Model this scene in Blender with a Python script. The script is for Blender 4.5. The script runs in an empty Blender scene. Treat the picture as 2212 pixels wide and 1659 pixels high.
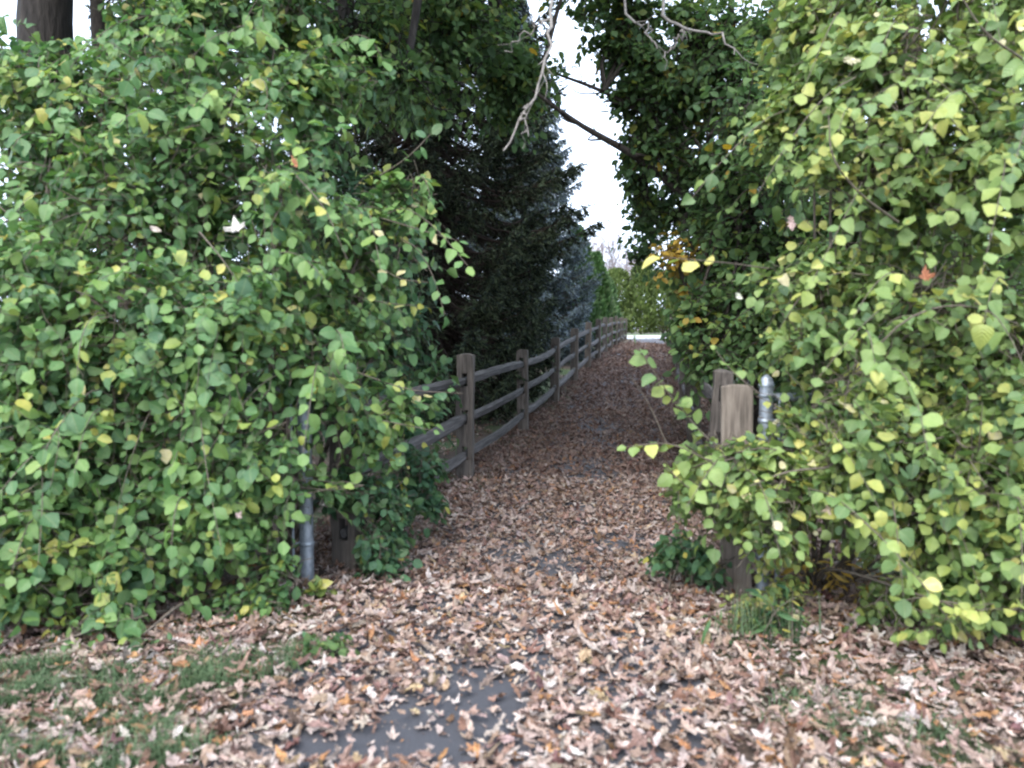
import bpy, math, random
import numpy as np
from mathutils import Vector, Matrix

R = math.radians
rng = np.random.default_rng(7)
random.seed(7)
scene = bpy.context.scene
COL = scene.collection

# ------------------------------------------------------------------ camera
CAM_Z, PITCH, FPX, CX, CY = 1.5, R(3.9), 1750.0, 1106.0, 829.5
cam_d = bpy.data.cameras.new('camera')
cam = bpy.data.objects.new('camera', cam_d)
COL.objects.link(cam)
cam.location = (0, 0, CAM_Z)
cam.rotation_euler = (R(90) - PITCH, 0, 0)
cam_d.sensor_width = 36.0
cam_d.lens = 36.0 * FPX / 2212.0
cam_d.dof.use_dof = True          # a hand-held phone focused on the far fence
cam_d.dof.focus_distance = 11.0
cam_d.dof.aperture_fstop = 2.0
cam_d.clip_start = 0.05
cam_d.clip_end = 2000
scene.camera = cam

# ------------------------------------------------------------------ sky, sun, exposure
SUN_EL, SUN_AZ = R(52), R(200)          # high soft light from behind the camera
world = bpy.data.worlds.new('World')
scene.world = world
world.use_nodes = True
wn = world.node_tree
wn.nodes.clear()
w_out = wn.nodes.new('ShaderNodeOutputWorld')
w_bg = wn.nodes.new('ShaderNodeBackground')
w_sky = wn.nodes.new('ShaderNodeTexSky')
w_sky.sky_type = 'NISHITA'
w_sky.sun_disc = False
w_sky.sun_elevation = SUN_EL
w_sky.sun_rotation = SUN_AZ
w_sky.air_density = 1.0
w_sky.dust_density = 6.0
w_sky.ozone_density = 1.0
w_bg.inputs['Strength'].default_value = 0.12
# thin white overcast lying over the clear sky
w_tc = wn.nodes.new('ShaderNodeTexCoord')
w_nz = wn.nodes.new('ShaderNodeTexNoise')
w_nz.inputs['Scale'].default_value = 2.2
w_nz.inputs['Detail'].default_value = 5
w_rp = wn.nodes.new('ShaderNodeMapRange')
w_rp.inputs['From Min'].default_value = .3
w_rp.inputs['From Max'].default_value = .7
w_rp.inputs['To Min'].default_value = .72
w_rp.inputs['To Max'].default_value = .95
w_mx = wn.nodes.new('ShaderNodeMix')
w_mx.data_type = 'RGBA'
w_mx.inputs[7].default_value = (5.1, 6.0, 7.5, 1)
wn.links.new(w_tc.outputs['Generated'], w_nz.inputs['Vector'])
wn.links.new(w_nz.outputs['Fac'], w_rp.inputs['Value'])
wn.links.new(w_rp.outputs[0], w_mx.inputs[0])
wn.links.new(w_sky.outputs[0], w_mx.inputs[6])
wn.links.new(w_mx.outputs[2], w_bg.inputs['Color'])
wn.links.new(w_bg.outputs[0], w_out.inputs['Surface'])
sun_d = bpy.data.lights.new('sun', 'SUN')
sun_d.energy = 1.2
sun_d.angle = R(40)
sun_d.color = (1.0, 0.98, 0.94)
sun = bpy.data.objects.new('sun', sun_d)
COL.objects.link(sun)
sdir = Vector((math.sin(SUN_AZ) * math.cos(SUN_EL), math.cos(SUN_AZ) * math.cos(SUN_EL), math.sin(SUN_EL)))
sun.rotation_euler = sdir.to_track_quat('Z', 'Y').to_euler()
sun.location = sdir * 50
scene.view_settings.view_transform = 'Standard'
scene.view_settings.look = 'None'
scene.view_settings.exposure = 2.15
scene.view_settings.gamma = 1.0
scene.view_settings.use_curve_mapping = False
scene.render.engine = 'CYCLES'
cy = scene.cycles
cy.max_bounces = 8
cy.diffuse_bounces = 5
cy.glossy_bounces = 2
cy.transmission_bounces = 4
cy.use_denoising = True
cy.pixel_filter_type = 'BLACKMAN_HARRIS'
cy.filter_width = 2.2

# ------------------------------------------------------------------ measuring helpers
def at(xd, yd, Y):
    """world point seen at survey position (xd, yd) of a 2212 px wide picture, Y metres ahead"""
    a = (xd - CX) / FPX
    b = -(yd - CY) / FPX
    c, s = math.cos(PITCH), math.sin(PITCH)
    dy = c + b * s
    dz = -s + b * c
    t = Y / dy
    return np.array([a * t, Y, CAM_Z + dz * t])

def project(P):
    P = np.atleast_2d(P)
    c, s = math.cos(PITCH), math.sin(PITCH)
    y, z = P[:, 1], P[:, 2] - CAM_Z
    dep = y * c - z * s
    up = y * s + z * c
    dep = np.maximum(dep, 0.01)
    return CX + P[:, 0] / dep * FPX, CY - up / dep * FPX

GY = [-200, 0, 11, 15, 18.4, 21.8, 28, 34, 40, 47, 56, 62, 80, 700]
GZ = [0, 0, 0.0, .13, .30, .45, .64, .75, .83, .90, .93, 1.02, 1.12, 1.3]
def gz(x, y):
    return np.interp(y, GY, GZ)
def xl(y): return -1.93 + .183 * y      # line of the left fence
def xr(y): return .45 + .183 * y        # line of the right fence
def xc(y): return -.74 + .183 * y       # middle of the path

def inside(poly, x, y):
    poly = np.array(poly, float)
    r = np.zeros(len(x), bool)
    j = len(poly) - 1
    for i in range(len(poly)):
        xi, yi = poly[i]
        xj, yj = poly[j]
        c = ((yi > y) != (yj > y)) & (x < (xj - xi) * (y - yi) / (yj - yi + 1e-9) + xi)
        r ^= c
        j = i
    return r

# ------------------------------------------------------------------ object helpers
def tag(o, label=None, cat=None, group=None, kind=None):
    if label: o['label'] = label
    if cat: o['category'] = cat
    if group: o['group'] = group
    if kind: o['kind'] = kind
    return o

def thing(name, label, cat, loc=(0, 0, 0), group=None):
    o = bpy.data.objects.new(name, None)
    COL.objects.link(o)
    o.location = [float(v) for v in loc]
    o.empty_display_size = .1
    return tag(o, label, cat, group)

def mesh_np(name, V, F, mat, parent=None, smooth=True, attrs=None, base=None):
    """V (n,3); F list of (m,k) int arrays; one mesh object"""
    me = bpy.data.meshes.new(name)
    V = np.asarray(V, np.float32)
    if base is None and parent is not None:
        base = np.array(parent.location)
    if base is not None:
        V = V - np.asarray(base, np.float32)
    F = [np.asarray(f, np.int32) for f in F if len(f)]
    loops = np.concatenate([f.ravel() for f in F])
    tot = np.concatenate([np.full(len(f), f.shape[1], np.int32) for f in F])
    start = np.concatenate([[0], np.cumsum(tot)[:-1]]).astype(np.int32)
    me.vertices.add(len(V))
    me.vertices.foreach_set('co', np.ascontiguousarray(V).ravel())
    me.loops.add(len(loops))
    me.loops.foreach_set('vertex_index', loops)
    me.polygons.add(len(tot))
    me.polygons.foreach_set('loop_start', start)
    me.polygons.foreach_set('loop_total', tot)
    me.polygons.foreach_set('use_smooth', np.full(len(tot), smooth))
    me.update(calc_edges=True)
    for n, t, a in attrs or []:
        at_ = me.attributes.new(n, t, 'POINT')
        key = 'vector' if t == 'FLOAT_VECTOR' else 'color'
        at_.data.foreach_set(key, np.ascontiguousarray(a, np.float32).ravel())
    me.materials.append(mat)
    o = bpy.data.objects.new(name, me)
    COL.objects.link(o)
    if parent is not None:
        o.parent = parent
    elif base is not None:
        o.location = [float(v) for v in base]
    return o

class Geo:
    def __init__(s):
        s.V, s.F, s.A, s.n = [], [], [], 0
    def add(s, V, F, A=None):
        V = np.asarray(V, float).reshape(-1, 3)
        for f in F:
            s.F.append(np.asarray(f, np.int64) + s.n)
        s.V.append(V)
        if A is not None: s.A.append(np.asarray(A, float))
        s.n += len(V)
    def build(s, name, mat, parent=None, smooth=True, attr=None, base=None):
        by = {}
        for f in s.F:
            by.setdefault(f.shape[1], []).append(f)
        F = [np.concatenate(v) for v in by.values()]
        at_ = None
        if attr and s.A:
            at_ = [(attr[0], attr[1], np.concatenate(s.A))]
        return mesh_np(name, np.concatenate(s.V), F, mat, parent, smooth, at_, base)

def nrm(v):
    return v / np.maximum(np.linalg.norm(v, axis=-1, keepdims=True), 1e-9)

def tubes(P, Rad, k=5, rough=0.0):
    """P (n,m,3) polylines, Rad (n,m): vertices and quads of n tubes"""
    P = np.asarray(P, float); Rad = np.asarray(Rad, float)
    if P.ndim == 2: P = P[None]; Rad = Rad[None]
    n, m, _ = P.shape
    T = np.gradient(P, axis=1)
    T = nrm(T)
    ref = np.where(np.abs(T[:, :1, 2:3]) > .9, np.array([1., 0, 0]), np.array([0, 0, 1.]))
    ref = np.broadcast_to(ref, T.shape)
    A = nrm(np.cross(T, ref)); B = np.cross(T, A)
    th = np.arange(k) * 2 * np.pi / k
    ca, sa = np.cos(th), np.sin(th)
    rr = Rad[:, :, None] * (1 + rough * rng.standard_normal((n, m, k))) if rough else np.repeat(Rad[:, :, None], k, 2)
    V = P[:, :, None, :] + rr[..., None] * (A[:, :, None, :] * ca[None, None, :, None] + B[:, :, None, :] * sa[None, None, :, None])
    idx = np.arange(n * m * k).reshape(n, m, k)
    a = idx[:, :-1, :]; b = idx[:, 1:, :]
    q = np.stack([a, np.roll(a, -1, 2), np.roll(b, -1, 2), b], -1).reshape(-1, 4)
    return V.reshape(-1, 3), [q]

def curve(pts, m=10):
    """smooth polyline through a few points"""
    pts = np.asarray(pts, float)
    n = len(pts)
    if n == 2:
        t = np.linspace(0, 1, m)[:, None]
        return pts[0] * (1 - t) + pts[1] * t
    P = np.vstack([2 * pts[0] - pts[1], pts, 2 * pts[-1] - pts[-2]])
    out = []
    for u in np.linspace(0, n - 1 - 1e-6, m):
        i = int(u); t = u - i
        p0, p1, p2, p3 = P[i:i + 4]
        out.append(.5 * (2 * p1 + (p2 - p0) * t + (2 * p0 - 5 * p1 + 4 * p2 - p3) * t * t + (3 * p1 - p0 - 3 * p2 + p3) * t ** 3))
    return np.array(out)

# ------------------------------------------------------------------ materials
def new_mat(name):
    m = bpy.data.materials.new(name)
    m.use_nodes = True
    nt = m.node_tree
    nt.nodes.clear()
    return m, nt, nt.nodes, nt.links

def ramp(nodes, stops, interp='LINEAR'):
    r = nodes.new('ShaderNodeValToRGB')
    cr = r.color_ramp
    cr.interpolation = interp
    while len(cr.elements) < len(stops): cr.elements.new(.5)
    for e, (p, c) in zip(cr.elements, stops):
        e.position = p
        e.color = (*c, 1)
    return r

def math_node(nodes, links, op, a, b=None, clamp=False):
    n = nodes.new('ShaderNodeMath'); n.operation = op; n.use_clamp = clamp
    for i, v in enumerate((a, b)):
        if v is None: continue
        if isinstance(v, (int, float)): n.inputs[i].default_value = v
        else: links.new(v, n.inputs[i])
    return n.outputs[0]

def leaf_mat(name, stops, trans=.3, rough=.5, vein=.25, spec=.35):
    m, nt, N, L = new_mat(name)
    out = N.new('ShaderNodeOutputMaterial')
    a = N.new('ShaderNodeAttribute'); a.attribute_name = 'leaf'
    sep = N.new('ShaderNodeSeparateXYZ'); L.new(a.outputs['Vector'], sep.inputs[0])
    tc = N.new('ShaderNodeTexCoord')
    nz = N.new('ShaderNodeTexNoise'); nz.inputs['Scale'].default_value = 45; nz.inputs['Detail'].default_value = 3
    L.new(tc.outputs['Object'], nz.inputs['Vector'])
    v1 = math_node(N, L, 'MULTIPLY_ADD', nz.outputs['Fac'], .16)
    N[-1].inputs[2].default_value = -.08
    val = math_node(N, L, 'ADD', sep.outputs['Z'], v1, True)
    rp = ramp(N, stops); L.new(val, rp.inputs[0])
    # pale midrib and side veins
    av = math_node(N, L, 'ABSOLUTE', sep.outputs['Y'])
    mid = math_node(N, L, 'LESS_THAN', av, .07)
    sv = math_node(N, L, 'MULTIPLY_ADD', av, -.45); sv.node.inputs[2].default_value = 0
    sv = math_node(N, L, 'ADD', sep.outputs['X'], sv)
    sv = math_node(N, L, 'MULTIPLY', sv, 44.0)
    sv = math_node(N, L, 'SINE', sv)
    svp = math_node(N, L, 'GREATER_THAN', sv, .8)
    svp = math_node(N, L, 'MULTIPLY', svp, .4)
    vm = math_node(N, L, 'MAXIMUM', mid, svp)
    vm = math_node(N, L, 'MULTIPLY', vm, vein)
    mx = N.new('ShaderNodeMix'); mx.data_type = 'RGBA'; mx.blend_type = 'MIX'
    L.new(vm, mx.inputs[0]); L.new(rp.outputs[0], mx.inputs[6]); mx.inputs[7].default_value = (.26, .30, .12, 1)
    # paler underside
    ge = N.new('ShaderNodeNewGeometry')
    bf = math_node(N, L, 'MULTIPLY', ge.outputs['Backfacing'], .35)
    mb = N.new('ShaderNodeMix'); mb.data_type = 'RGBA'
    L.new(bf, mb.inputs[0]); L.new(mx.outputs[2], mb.inputs[6]); mb.inputs[7].default_value = (.17, .22, .11, 1)
    p = N.new('ShaderNodeBsdfPrincipled')
    L.new(mb.outputs[2], p.inputs['Base Color'])
    p.inputs['Roughness'].default_value = rough
    p.inputs['Specular IOR Level'].default_value = spec
    bp = N.new('ShaderNodeBump'); bp.inputs['Strength'].default_value = .35; bp.inputs['Distance'].default_value = .004
    L.new(sv, bp.inputs['Height']); L.new(bp.outputs[0], p.inputs['Normal'])
    t = N.new('ShaderNodeBsdfTranslucent')
    hs = N.new('ShaderNodeHueSaturation'); hs.inputs['Value'].default_value = 1.35; hs.inputs['Saturation'].default_value = 1.1
    L.new(rp.outputs[0], hs.inputs['Color']); L.new(hs.outputs[0], t.inputs['Color'])
    ms = N.new('ShaderNodeMixShader'); ms.inputs[0].default_value = trans
    L.new(p.outputs[0], ms.inputs[1]); L.new(t.outputs[0], ms.inputs[2])
    L.new(ms.outputs[0], out.inputs['Surface'])
    return m

def tint_mat(name, trans=.12, rough=.7, spec=.25, mottle=.5):
    m, nt, N, L = new_mat(name)
    out = N.new('ShaderNodeOutputMaterial')
    a = N.new('ShaderNodeAttribute'); a.attribute_name = 'tint'
    tc = N.new('ShaderNodeTexCoord')
    nz = N.new('ShaderNodeTexNoise'); nz.inputs['Scale'].default_value = 60; nz.inputs['Detail'].default_value = 4
    L.new(tc.outputs['Object'], nz.inputs['Vector'])
    rp = ramp(N, [(.3, (1 - mottle,) * 3), (.7, (1, 1, 1))]); L.new(nz.outputs['Fac'], rp.inputs[0])
    mx = N.new('ShaderNodeMix'); mx.data_type = 'RGBA'; mx.blend_type = 'MULTIPLY'; mx.inputs[0].default_value = 1
    L.new(a.outputs['Color'], mx.inputs[6]); L.new(rp.outputs[0], mx.inputs[7])
    p = N.new('ShaderNodeBsdfPrincipled')
    L.new(mx.outputs[2], p.inputs['Base Color'])
    p.inputs['Roughness'].default_value = rough
    p.inputs['Specular IOR Level'].default_value = spec
    t = N.new('ShaderNodeBsdfTranslucent'); L.new(mx.outputs[2], t.inputs['Color'])
    ms = N.new('ShaderNodeMixShader'); ms.inputs[0].default_value = trans
    L.new(p.outputs[0], ms.inputs[1]); L.new(t.outputs[0], ms.inputs[2])
    L.new(ms.outputs[0], out.inputs['Surface'])
    return m

def rough_mat(name, stops, scale=(20, 20, 20), bump=.4, dist=.01, rough=.85, detail=8, metallic=0, noise_rough=.6, spec=.3):
    m, nt, N, L = new_mat(name)
    out = N.new('ShaderNodeOutputMaterial')
    tc = N.new('ShaderNodeTexCoord')
    mp = N.new('ShaderNodeMapping'); mp.inputs['Scale'].default_value = scale
    L.new(tc.outputs['Object'], mp.inputs['Vector'])
    nz = N.new('ShaderNodeTexNoise'); nz.inputs['Scale'].default_value = 1; nz.inputs['Detail'].default_value = detail
    nz.inputs['Roughness'].default_value = noise_rough
    L.new(mp.outputs[0], nz.inputs['Vector'])
    rp = ramp(N, stops); L.new(nz.outputs['Fac'], rp.inputs[0])
    p = N.new('ShaderNodeBsdfPrincipled')
    L.new(rp.outputs[0], p.inputs['Base Color'])
    p.inputs['Roughness'].default_value = rough
    p.inputs['Metallic'].default_value = metallic
    p.inputs['Specular IOR Level'].default_value = spec
    bp = N.new('ShaderNodeBump'); bp.inputs['Strength'].default_value = bump; bp.inputs['Distance'].default_value = dist
    L.new(nz.outputs['Fac'], bp.inputs['Height']); L.new(bp.outputs[0], p.inputs['Normal'])
    L.new(p.outputs[0], out.inputs['Surface'])
    return m

M = {}
M['leaf_left'] = leaf_mat('leaf_left', [(0, (.042, .105, .046)), (.35, (.085, .18, .056)), (.65, (.145, .245, .06)), (.82, (.25, .31, .07)), (.93, (.42, .39, .09)), (1, (.52, .46, .27))], spec=.5, rough=.46)
M['leaf_right'] = leaf_mat('leaf_right', [(0, (.062, .12, .05)), (.3, (.12, .20, .062)), (.6, (.205, .285, .076)), (.8, (.32, .36, .09)), (.93, (.48, .44, .12)), (1, (.56, .50, .32))], spec=.5, rough=.46)
M['leaf_tree'] = leaf_mat('leaf_tree', [(0, (.05, .10, .045)), (.4, (.09, .165, .058)), (.75, (.155, .235, .065)), (.92, (.25, .24, .04)), (1, (.42, .26, .05))], vein=.12, trans=.42)
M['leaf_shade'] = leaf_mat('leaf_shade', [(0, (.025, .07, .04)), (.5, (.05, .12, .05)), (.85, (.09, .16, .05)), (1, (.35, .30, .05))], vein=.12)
M['leaf_gold'] = leaf_mat('leaf_gold', [(0, (.28, .20, .04)), (.5, (.55, .35, .06)), (1, (.65, .46, .12))], vein=.1)
M['leaf_olive'] = leaf_mat('leaf_olive', [(0, (.08, .10, .03)), (.6, (.16, .17, .04)), (1, (.34, .27, .06))], vein=.1)
M['leaf_far'] = leaf_mat('leaf_far', [(0, (.06, .10, .05)), (.6, (.11, .16, .07)), (1, (.22, .22, .09))], vein=0)
M['needle'] = leaf_mat('needle', [(0, (.055, .033, .024)), (.4, (.032, .024, .018)), (.6, (.018, .022, .015)), (.9, (.022, .032, .023)), (1, (.038, .052, .046))], trans=.06, vein=0, spec=.12, rough=.7)
M['needle_blue'] = leaf_mat('needle_blue', [(0, (.035, .026, .02)), (.4, (.022, .028, .024)), (.7, (.05, .07, .08)), (1, (.22, .28, .36))], trans=.06, vein=0, spec=.15, rough=.7)
M['cedar'] = leaf_mat('cedar', [(0, (.022, .05, .018)), (.6, (.045, .10, .028)), (1, (.09, .18, .045))], trans=.15, vein=0)
M['cedar_olive'] = leaf_mat('cedar_olive', [(0, (.04, .06, .018)), (.6, (.085, .12, .03)), (1, (.15, .185, .05))], trans=.15, vein=0)
M['grass'] = leaf_mat('grass', [(0, (.022, .055, .026)), (.7, (.048, .10, .04)), (1, (.15, .16, .07))], vein=0, rough=.6)
M['litter'] = tint_mat('litter')
M['bark'] = rough_mat('bark', [(.3, (.012, .0095, .0085)), (.55, (.03, .025, .022)), (.75, (.062, .052, .046))], (26, 26, 5), 1.0, .03)
M['bark_dark'] = rough_mat('bark_dark', [(.3, (.02, .016, .013)), (.7, (.07, .055, .045))], (30, 30, 10), .8, .02)
M['twig'] = rough_mat('twig', [(.3, (.06, .048, .038)), (.7, (.17, .14, .11))], (30, 30, 30), .4, .004)
M['pale_twig'] = rough_mat('pale_twig', [(.3, (.10, .09, .082)), (.7, (.26, .235, .215))], (40, 40, 40), .4, .005)
M['dead_twig'] = rough_mat('dead_twig', [(.3, (.025, .018, .014)), (.7, (.08, .055, .044))], (30, 30, 30), .4, .004)
M['wood'] = rough_mat('wood', [(.25, (.03, .026, .023)), (.5, (.085, .072, .062)), (.72, (.16, .137, .118))], (38, 38, 3.0), .9, .008, .9)
M['wood_front'] = rough_mat('wood_front', [(.28, (.055, .046, .038)), (.48, (.135, .11, .09)), (.6, (.19, .158, .13)), (.75, (.27, .23, .195))], (34, 34, 3.4), .9, .008, .9)
M['rail'] = rough_mat('rail', [(.25, (.028, .026, .026)), (.5, (.07, .065, .064)), (.75, (.15, .14, .137))], (42, 42, 2.4), 1.0, .01, .9)
M['steel'] = rough_mat('steel', [(.3, (.20, .225, .26)), (.5, (.30, .33, .37)), (.7, (.42, .45, .49))], (38, 38, 22), .2, .002, .5, metallic=.55, spec=.5)
M['wire'] = rough_mat('wire', [(.3, (.20, .21, .22)), (.7, (.38, .39, .41))], (60, 60, 60), .1, .001, .5, metallic=.6)
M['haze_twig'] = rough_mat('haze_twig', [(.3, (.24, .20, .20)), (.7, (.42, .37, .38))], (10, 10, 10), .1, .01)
M['asphalt'] = rough_mat('asphalt', [(.3, (.02, .02, .024)), (.5, (.058, .059, .068)), (.68, (.13, .13, .145))], (220, 220, 220), 1.0, .006, .8, noise_rough=.85)
M['road'] = rough_mat('road', [(.3, (.20, .205, .22)), (.7, (.30, .305, .32))], (30, 30, 30), .2, .003, .8)
M['concrete'] = rough_mat('concrete', [(.3, (.28, .28, .275)), (.7, (.40, .40, .39))], (12, 12, 12), .2, .003, .9)
M['lawn'] = rough_mat('lawn', [(.3, (.06, .11, .03)), (.7, (.13, .19, .06))], (6, 6, 6), .5, .02, .95)

def ground_material():
    m, nt, N, L = new_mat('soil')
    out = N.new('ShaderNodeOutputMaterial')
    tc = N.new('ShaderNodeTexCoord')
    n1 = N.new('ShaderNodeTexNoise'); n1.inputs['Scale'].default_value = 28; n1.inputs['Detail'].default_value = 10; n1.inputs['Roughness'].default_value = .75
    n2 = N.new('ShaderNodeTexNoise'); n2.inputs['Scale'].default_value = .9; n2.inputs['Detail'].default_value = 4
    L.new(tc.outputs['Object'], n1.inputs['Vector']); L.new(tc.outputs['Object'], n2.inputs['Vector'])
    r1 = ramp(N, [(.3, (.028, .02, .015)), (.55, (.075, .052, .038)), (.75, (.16, .11, .08))]); L.new(n1.outputs['Fac'], r1.inputs[0])
    r2 = ramp(N, [(.3, (.03, .05, .018)), (.7, (.075, .11, .035))]); L.new(n1.outputs['Fac'], r2.inputs[0])
    mk = ramp(N, [(.47, (0, 0, 0)), (.6, (1, 1, 1))]); L.new(n2.outputs['Fac'], mk.inputs[0])
    mx = N.new('ShaderNodeMix'); mx.data_type = 'RGBA'
    L.new(mk.outputs[0], mx.inputs[0]); L.new(r1.outputs[0], mx.inputs[6]); L.new(r2.outputs[0], mx.inputs[7])
    p = N.new('ShaderNodeBsdfPrincipled'); p.inputs['Roughness'].default_value = .95
    L.new(mx.outputs[2], p.inputs['Base Color'])
    bp = N.new('ShaderNodeBump'); bp.inputs['Strength'].default_value = .8; bp.inputs['Distance'].default_value = .02
    L.new(n1.outputs['Fac'], bp.inputs['Height']); L.new(bp.outputs[0], p.inputs['Normal'])
    L.new(p.outputs[0], out.inputs['Surface'])
    return m
M['soil'] = ground_material()

# ------------------------------------------------------------------ ground, path, road
def grid_sheet(name, xs, ys, zoff, mat, kind='structure', shear=None, thick=0):
    xs = np.asarray(xs, float); ys = np.asarray(ys, float)
    X, Y = np.meshgrid(xs, ys)
    if shear is not None: X = X + shear(Y)
    Z = gz(X, Y) + zoff
    V = np.stack([X, Y, Z], -1).reshape(-1, 3)
    h, w = X.shape
    i = np.arange(h * w).reshape(h, w)
    q = np.stack([i[:-1, :-1], i[:-1, 1:], i[1:, 1:], i[1:, :-1]], -1).reshape(-1, 4)
    F = [q]
    if thick:
        V2 = V.copy(); V2[:, 2] -= thick
        n = len(V)
        rim = np.concatenate([i[0, :], i[1:, -1], i[-1, -2::-1], i[-2:0:-1, 0]])
        nx = np.roll(rim, -1)
        F.append(np.stack([rim, rim + n, nx + n, nx], -1))
        V = np.vstack([V, V2])
    o = mesh_np(name, V, F, mat)
    return tag(o, kind=kind)

ys = np.concatenate([np.array([-200, -60, -20, -8]), np.arange(-4, 70, .5), np.array([75, 80, 110, 200, 400, 700])])
xs = np.concatenate([[-600, -200, -80, -40], np.arange(-25, 30, 1.0), [40, 80, 200, 600]])
grid_sheet('ground', xs, ys, 0, M['soil'])
grid_sheet('path', np.linspace(-.93, .93, 9), np.arange(-3.5, 47.01, .5), .004, M['asphalt'], shear=xc)
grid_sheet('road', np.linspace(-60, 80, 57), np.linspace(47.2, 55.2, 9), .006, M['road'])
grid_sheet('kerb', np.linspace(-60, 80, 57), np.array([55.2, 55.32]), .13, M['concrete'], thick=.14)
grid_sheet('verge', np.linspace(-60, 80, 57), np.linspace(55.33, 62, 9), .05, M['lawn'], thick=.06)
grid_sheet('pavement', np.linspace(-60, 80, 57), np.linspace(57.5, 58.9, 3), .058, M['concrete'])

# ------------------------------------------------------------------ leaves
U = np.array([0, .22, .5, .78, 1.0])
WD = np.array([0, .40, .5, .33, 0])
def leaf_verts(pos, axis, normal, size, ratio, rnd, curl, fold):
    """green leaf: pointed oval folded along its midrib, 11 vertices"""
    n = len(pos)
    axis = nrm(axis)
    side = nrm(np.cross(normal, axis))
    normal = np.cross(axis, side)
    uu = np.concatenate([U, U[1:4], U[1:4]])
    vv = np.concatenate([np.zeros(5), WD[1:4], -WD[1:4]])
    ru = np.broadcast_to(uu, (n, 11)); rv = np.broadcast_to(vv, (n, 11))
    wob = 1 + .12 * rng.standard_normal((n, 11))
    x = ru * size[:, None]
    y = rv * wob * (size * ratio)[:, None]
    z = -curl[:, None] * size[:, None] * ru ** 2 + fold[:, None] * np.abs(y) + .03 * size[:, None] * rng.standard_normal((n, 11))
    V = pos[:, None] + x[..., None] * axis[:, None] + y[..., None] * side[:, None] + z[..., None] * normal[:, None]
    A = np.stack([ru, rv * 2, np.broadcast_to(rnd[:, None], (n, 11))], -1)
    b = (np.arange(n) * 11)[:, None]
    tri = np.concatenate([b + np.array(t) for t in ([0, 1, 5], [0, 8, 1], [3, 4, 7], [3, 10, 4])])
    quad = np.concatenate([b + np.array(t) for t in ([1, 2, 6, 5], [2, 3, 7, 6], [1, 8, 9, 2], [2, 9, 10, 3])])
    return V.reshape(-1, 3), [tri, quad], A.reshape(-1, 3)

SKY_GAP = [(1225, 235), (1295, 215), (1350, 275), (1335, 330), (1322, 410), (1342, 450), (1335, 530), (1295, 490), (1270, 370), (1215, 270)]
SKY_TOP = [(1200, 15), (1258, 0), (1262, 95), (1228, 140), (1262, 175), (1285, 205), (1225, 230), (1228, 185), (1200, 130)]

def twig_leaves(geo, P, size, ratio, yellow, spread=.25, nleaf=9, out=None, droop=.25, petiole=.1, bias=.45):
    """leaves alternating along twigs P (n,m,3)"""
    n, m, _ = P.shape
    s = np.linspace(.12, 1.0, nleaf)
    f = s * (m - 1)
    i0 = np.minimum(f.astype(int), m - 2); t = f - i0
    pos = P[:, i0] * (1 - t)[None, :, None] + P[:, i0 + 1] * t[None, :, None]
    d = nrm(P[:, i0 + 1] - P[:, i0])
    if out is None: out = nrm(P[:, -1] - P[:, 0])
    o = np.repeat(out[:, None], nleaf, 1)
    r = rng.standard_normal((n, nleaf, 3))
    nm = nrm(np.array([0, 0, .62]) + .5 * o + .38 * r)
    sd = nrm(np.cross(nm, d)) * np.where(np.arange(nleaf) % 2, 1, -1)[None, :, None]
    ax = nrm(.55 * d + .85 * sd + .3 * rng.standard_normal((n, nleaf, 3)) + np.array([0, 0, -droop]))
    ax[:, -1] = nrm(d[:, -1] + np.array([0, 0, -droop]))
    nm = nrm(nm - (nm * ax).sum(-1, keepdims=True) * ax)
    tw = rng.standard_normal((n, 1)) * .16
    rnd = bias + tw + rng.standard_normal((n, nleaf)) * spread * .6
    rnd = np.where(rng.random((n, nleaf)) < yellow, rng.uniform(.82, 1.0, (n, nleaf)), np.clip(rnd, .0, .84))
    sz = size * np.clip(1 + .32 * rng.standard_normal((n, nleaf)), .35, 1.5) * (1 - .25 * np.abs(s - .6))[None]
    keep = (rng.random((n, nleaf)) > .08).ravel()
    pos = (pos + ax * (sz * petiole)[..., None]).reshape(-1, 3)[keep]
    k = len(pos)
    V, F, A = leaf_verts(pos, ax.reshape(-1, 3)[keep], nm.reshape(-1, 3)[keep], sz.ravel()[keep],
                         ratio * rng.uniform(.85, 1.15, k), rnd.ravel()[keep], rng.normal(.18, .28, k), rng.uniform(-.1, .6, k))
    geo.add(V, F, A)

def in_view_gap(P, polys):
    x, y = project(P)
    r = np.zeros(len(x), bool)
    for p in polys: r |= inside(p, x, y)
    return r

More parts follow.
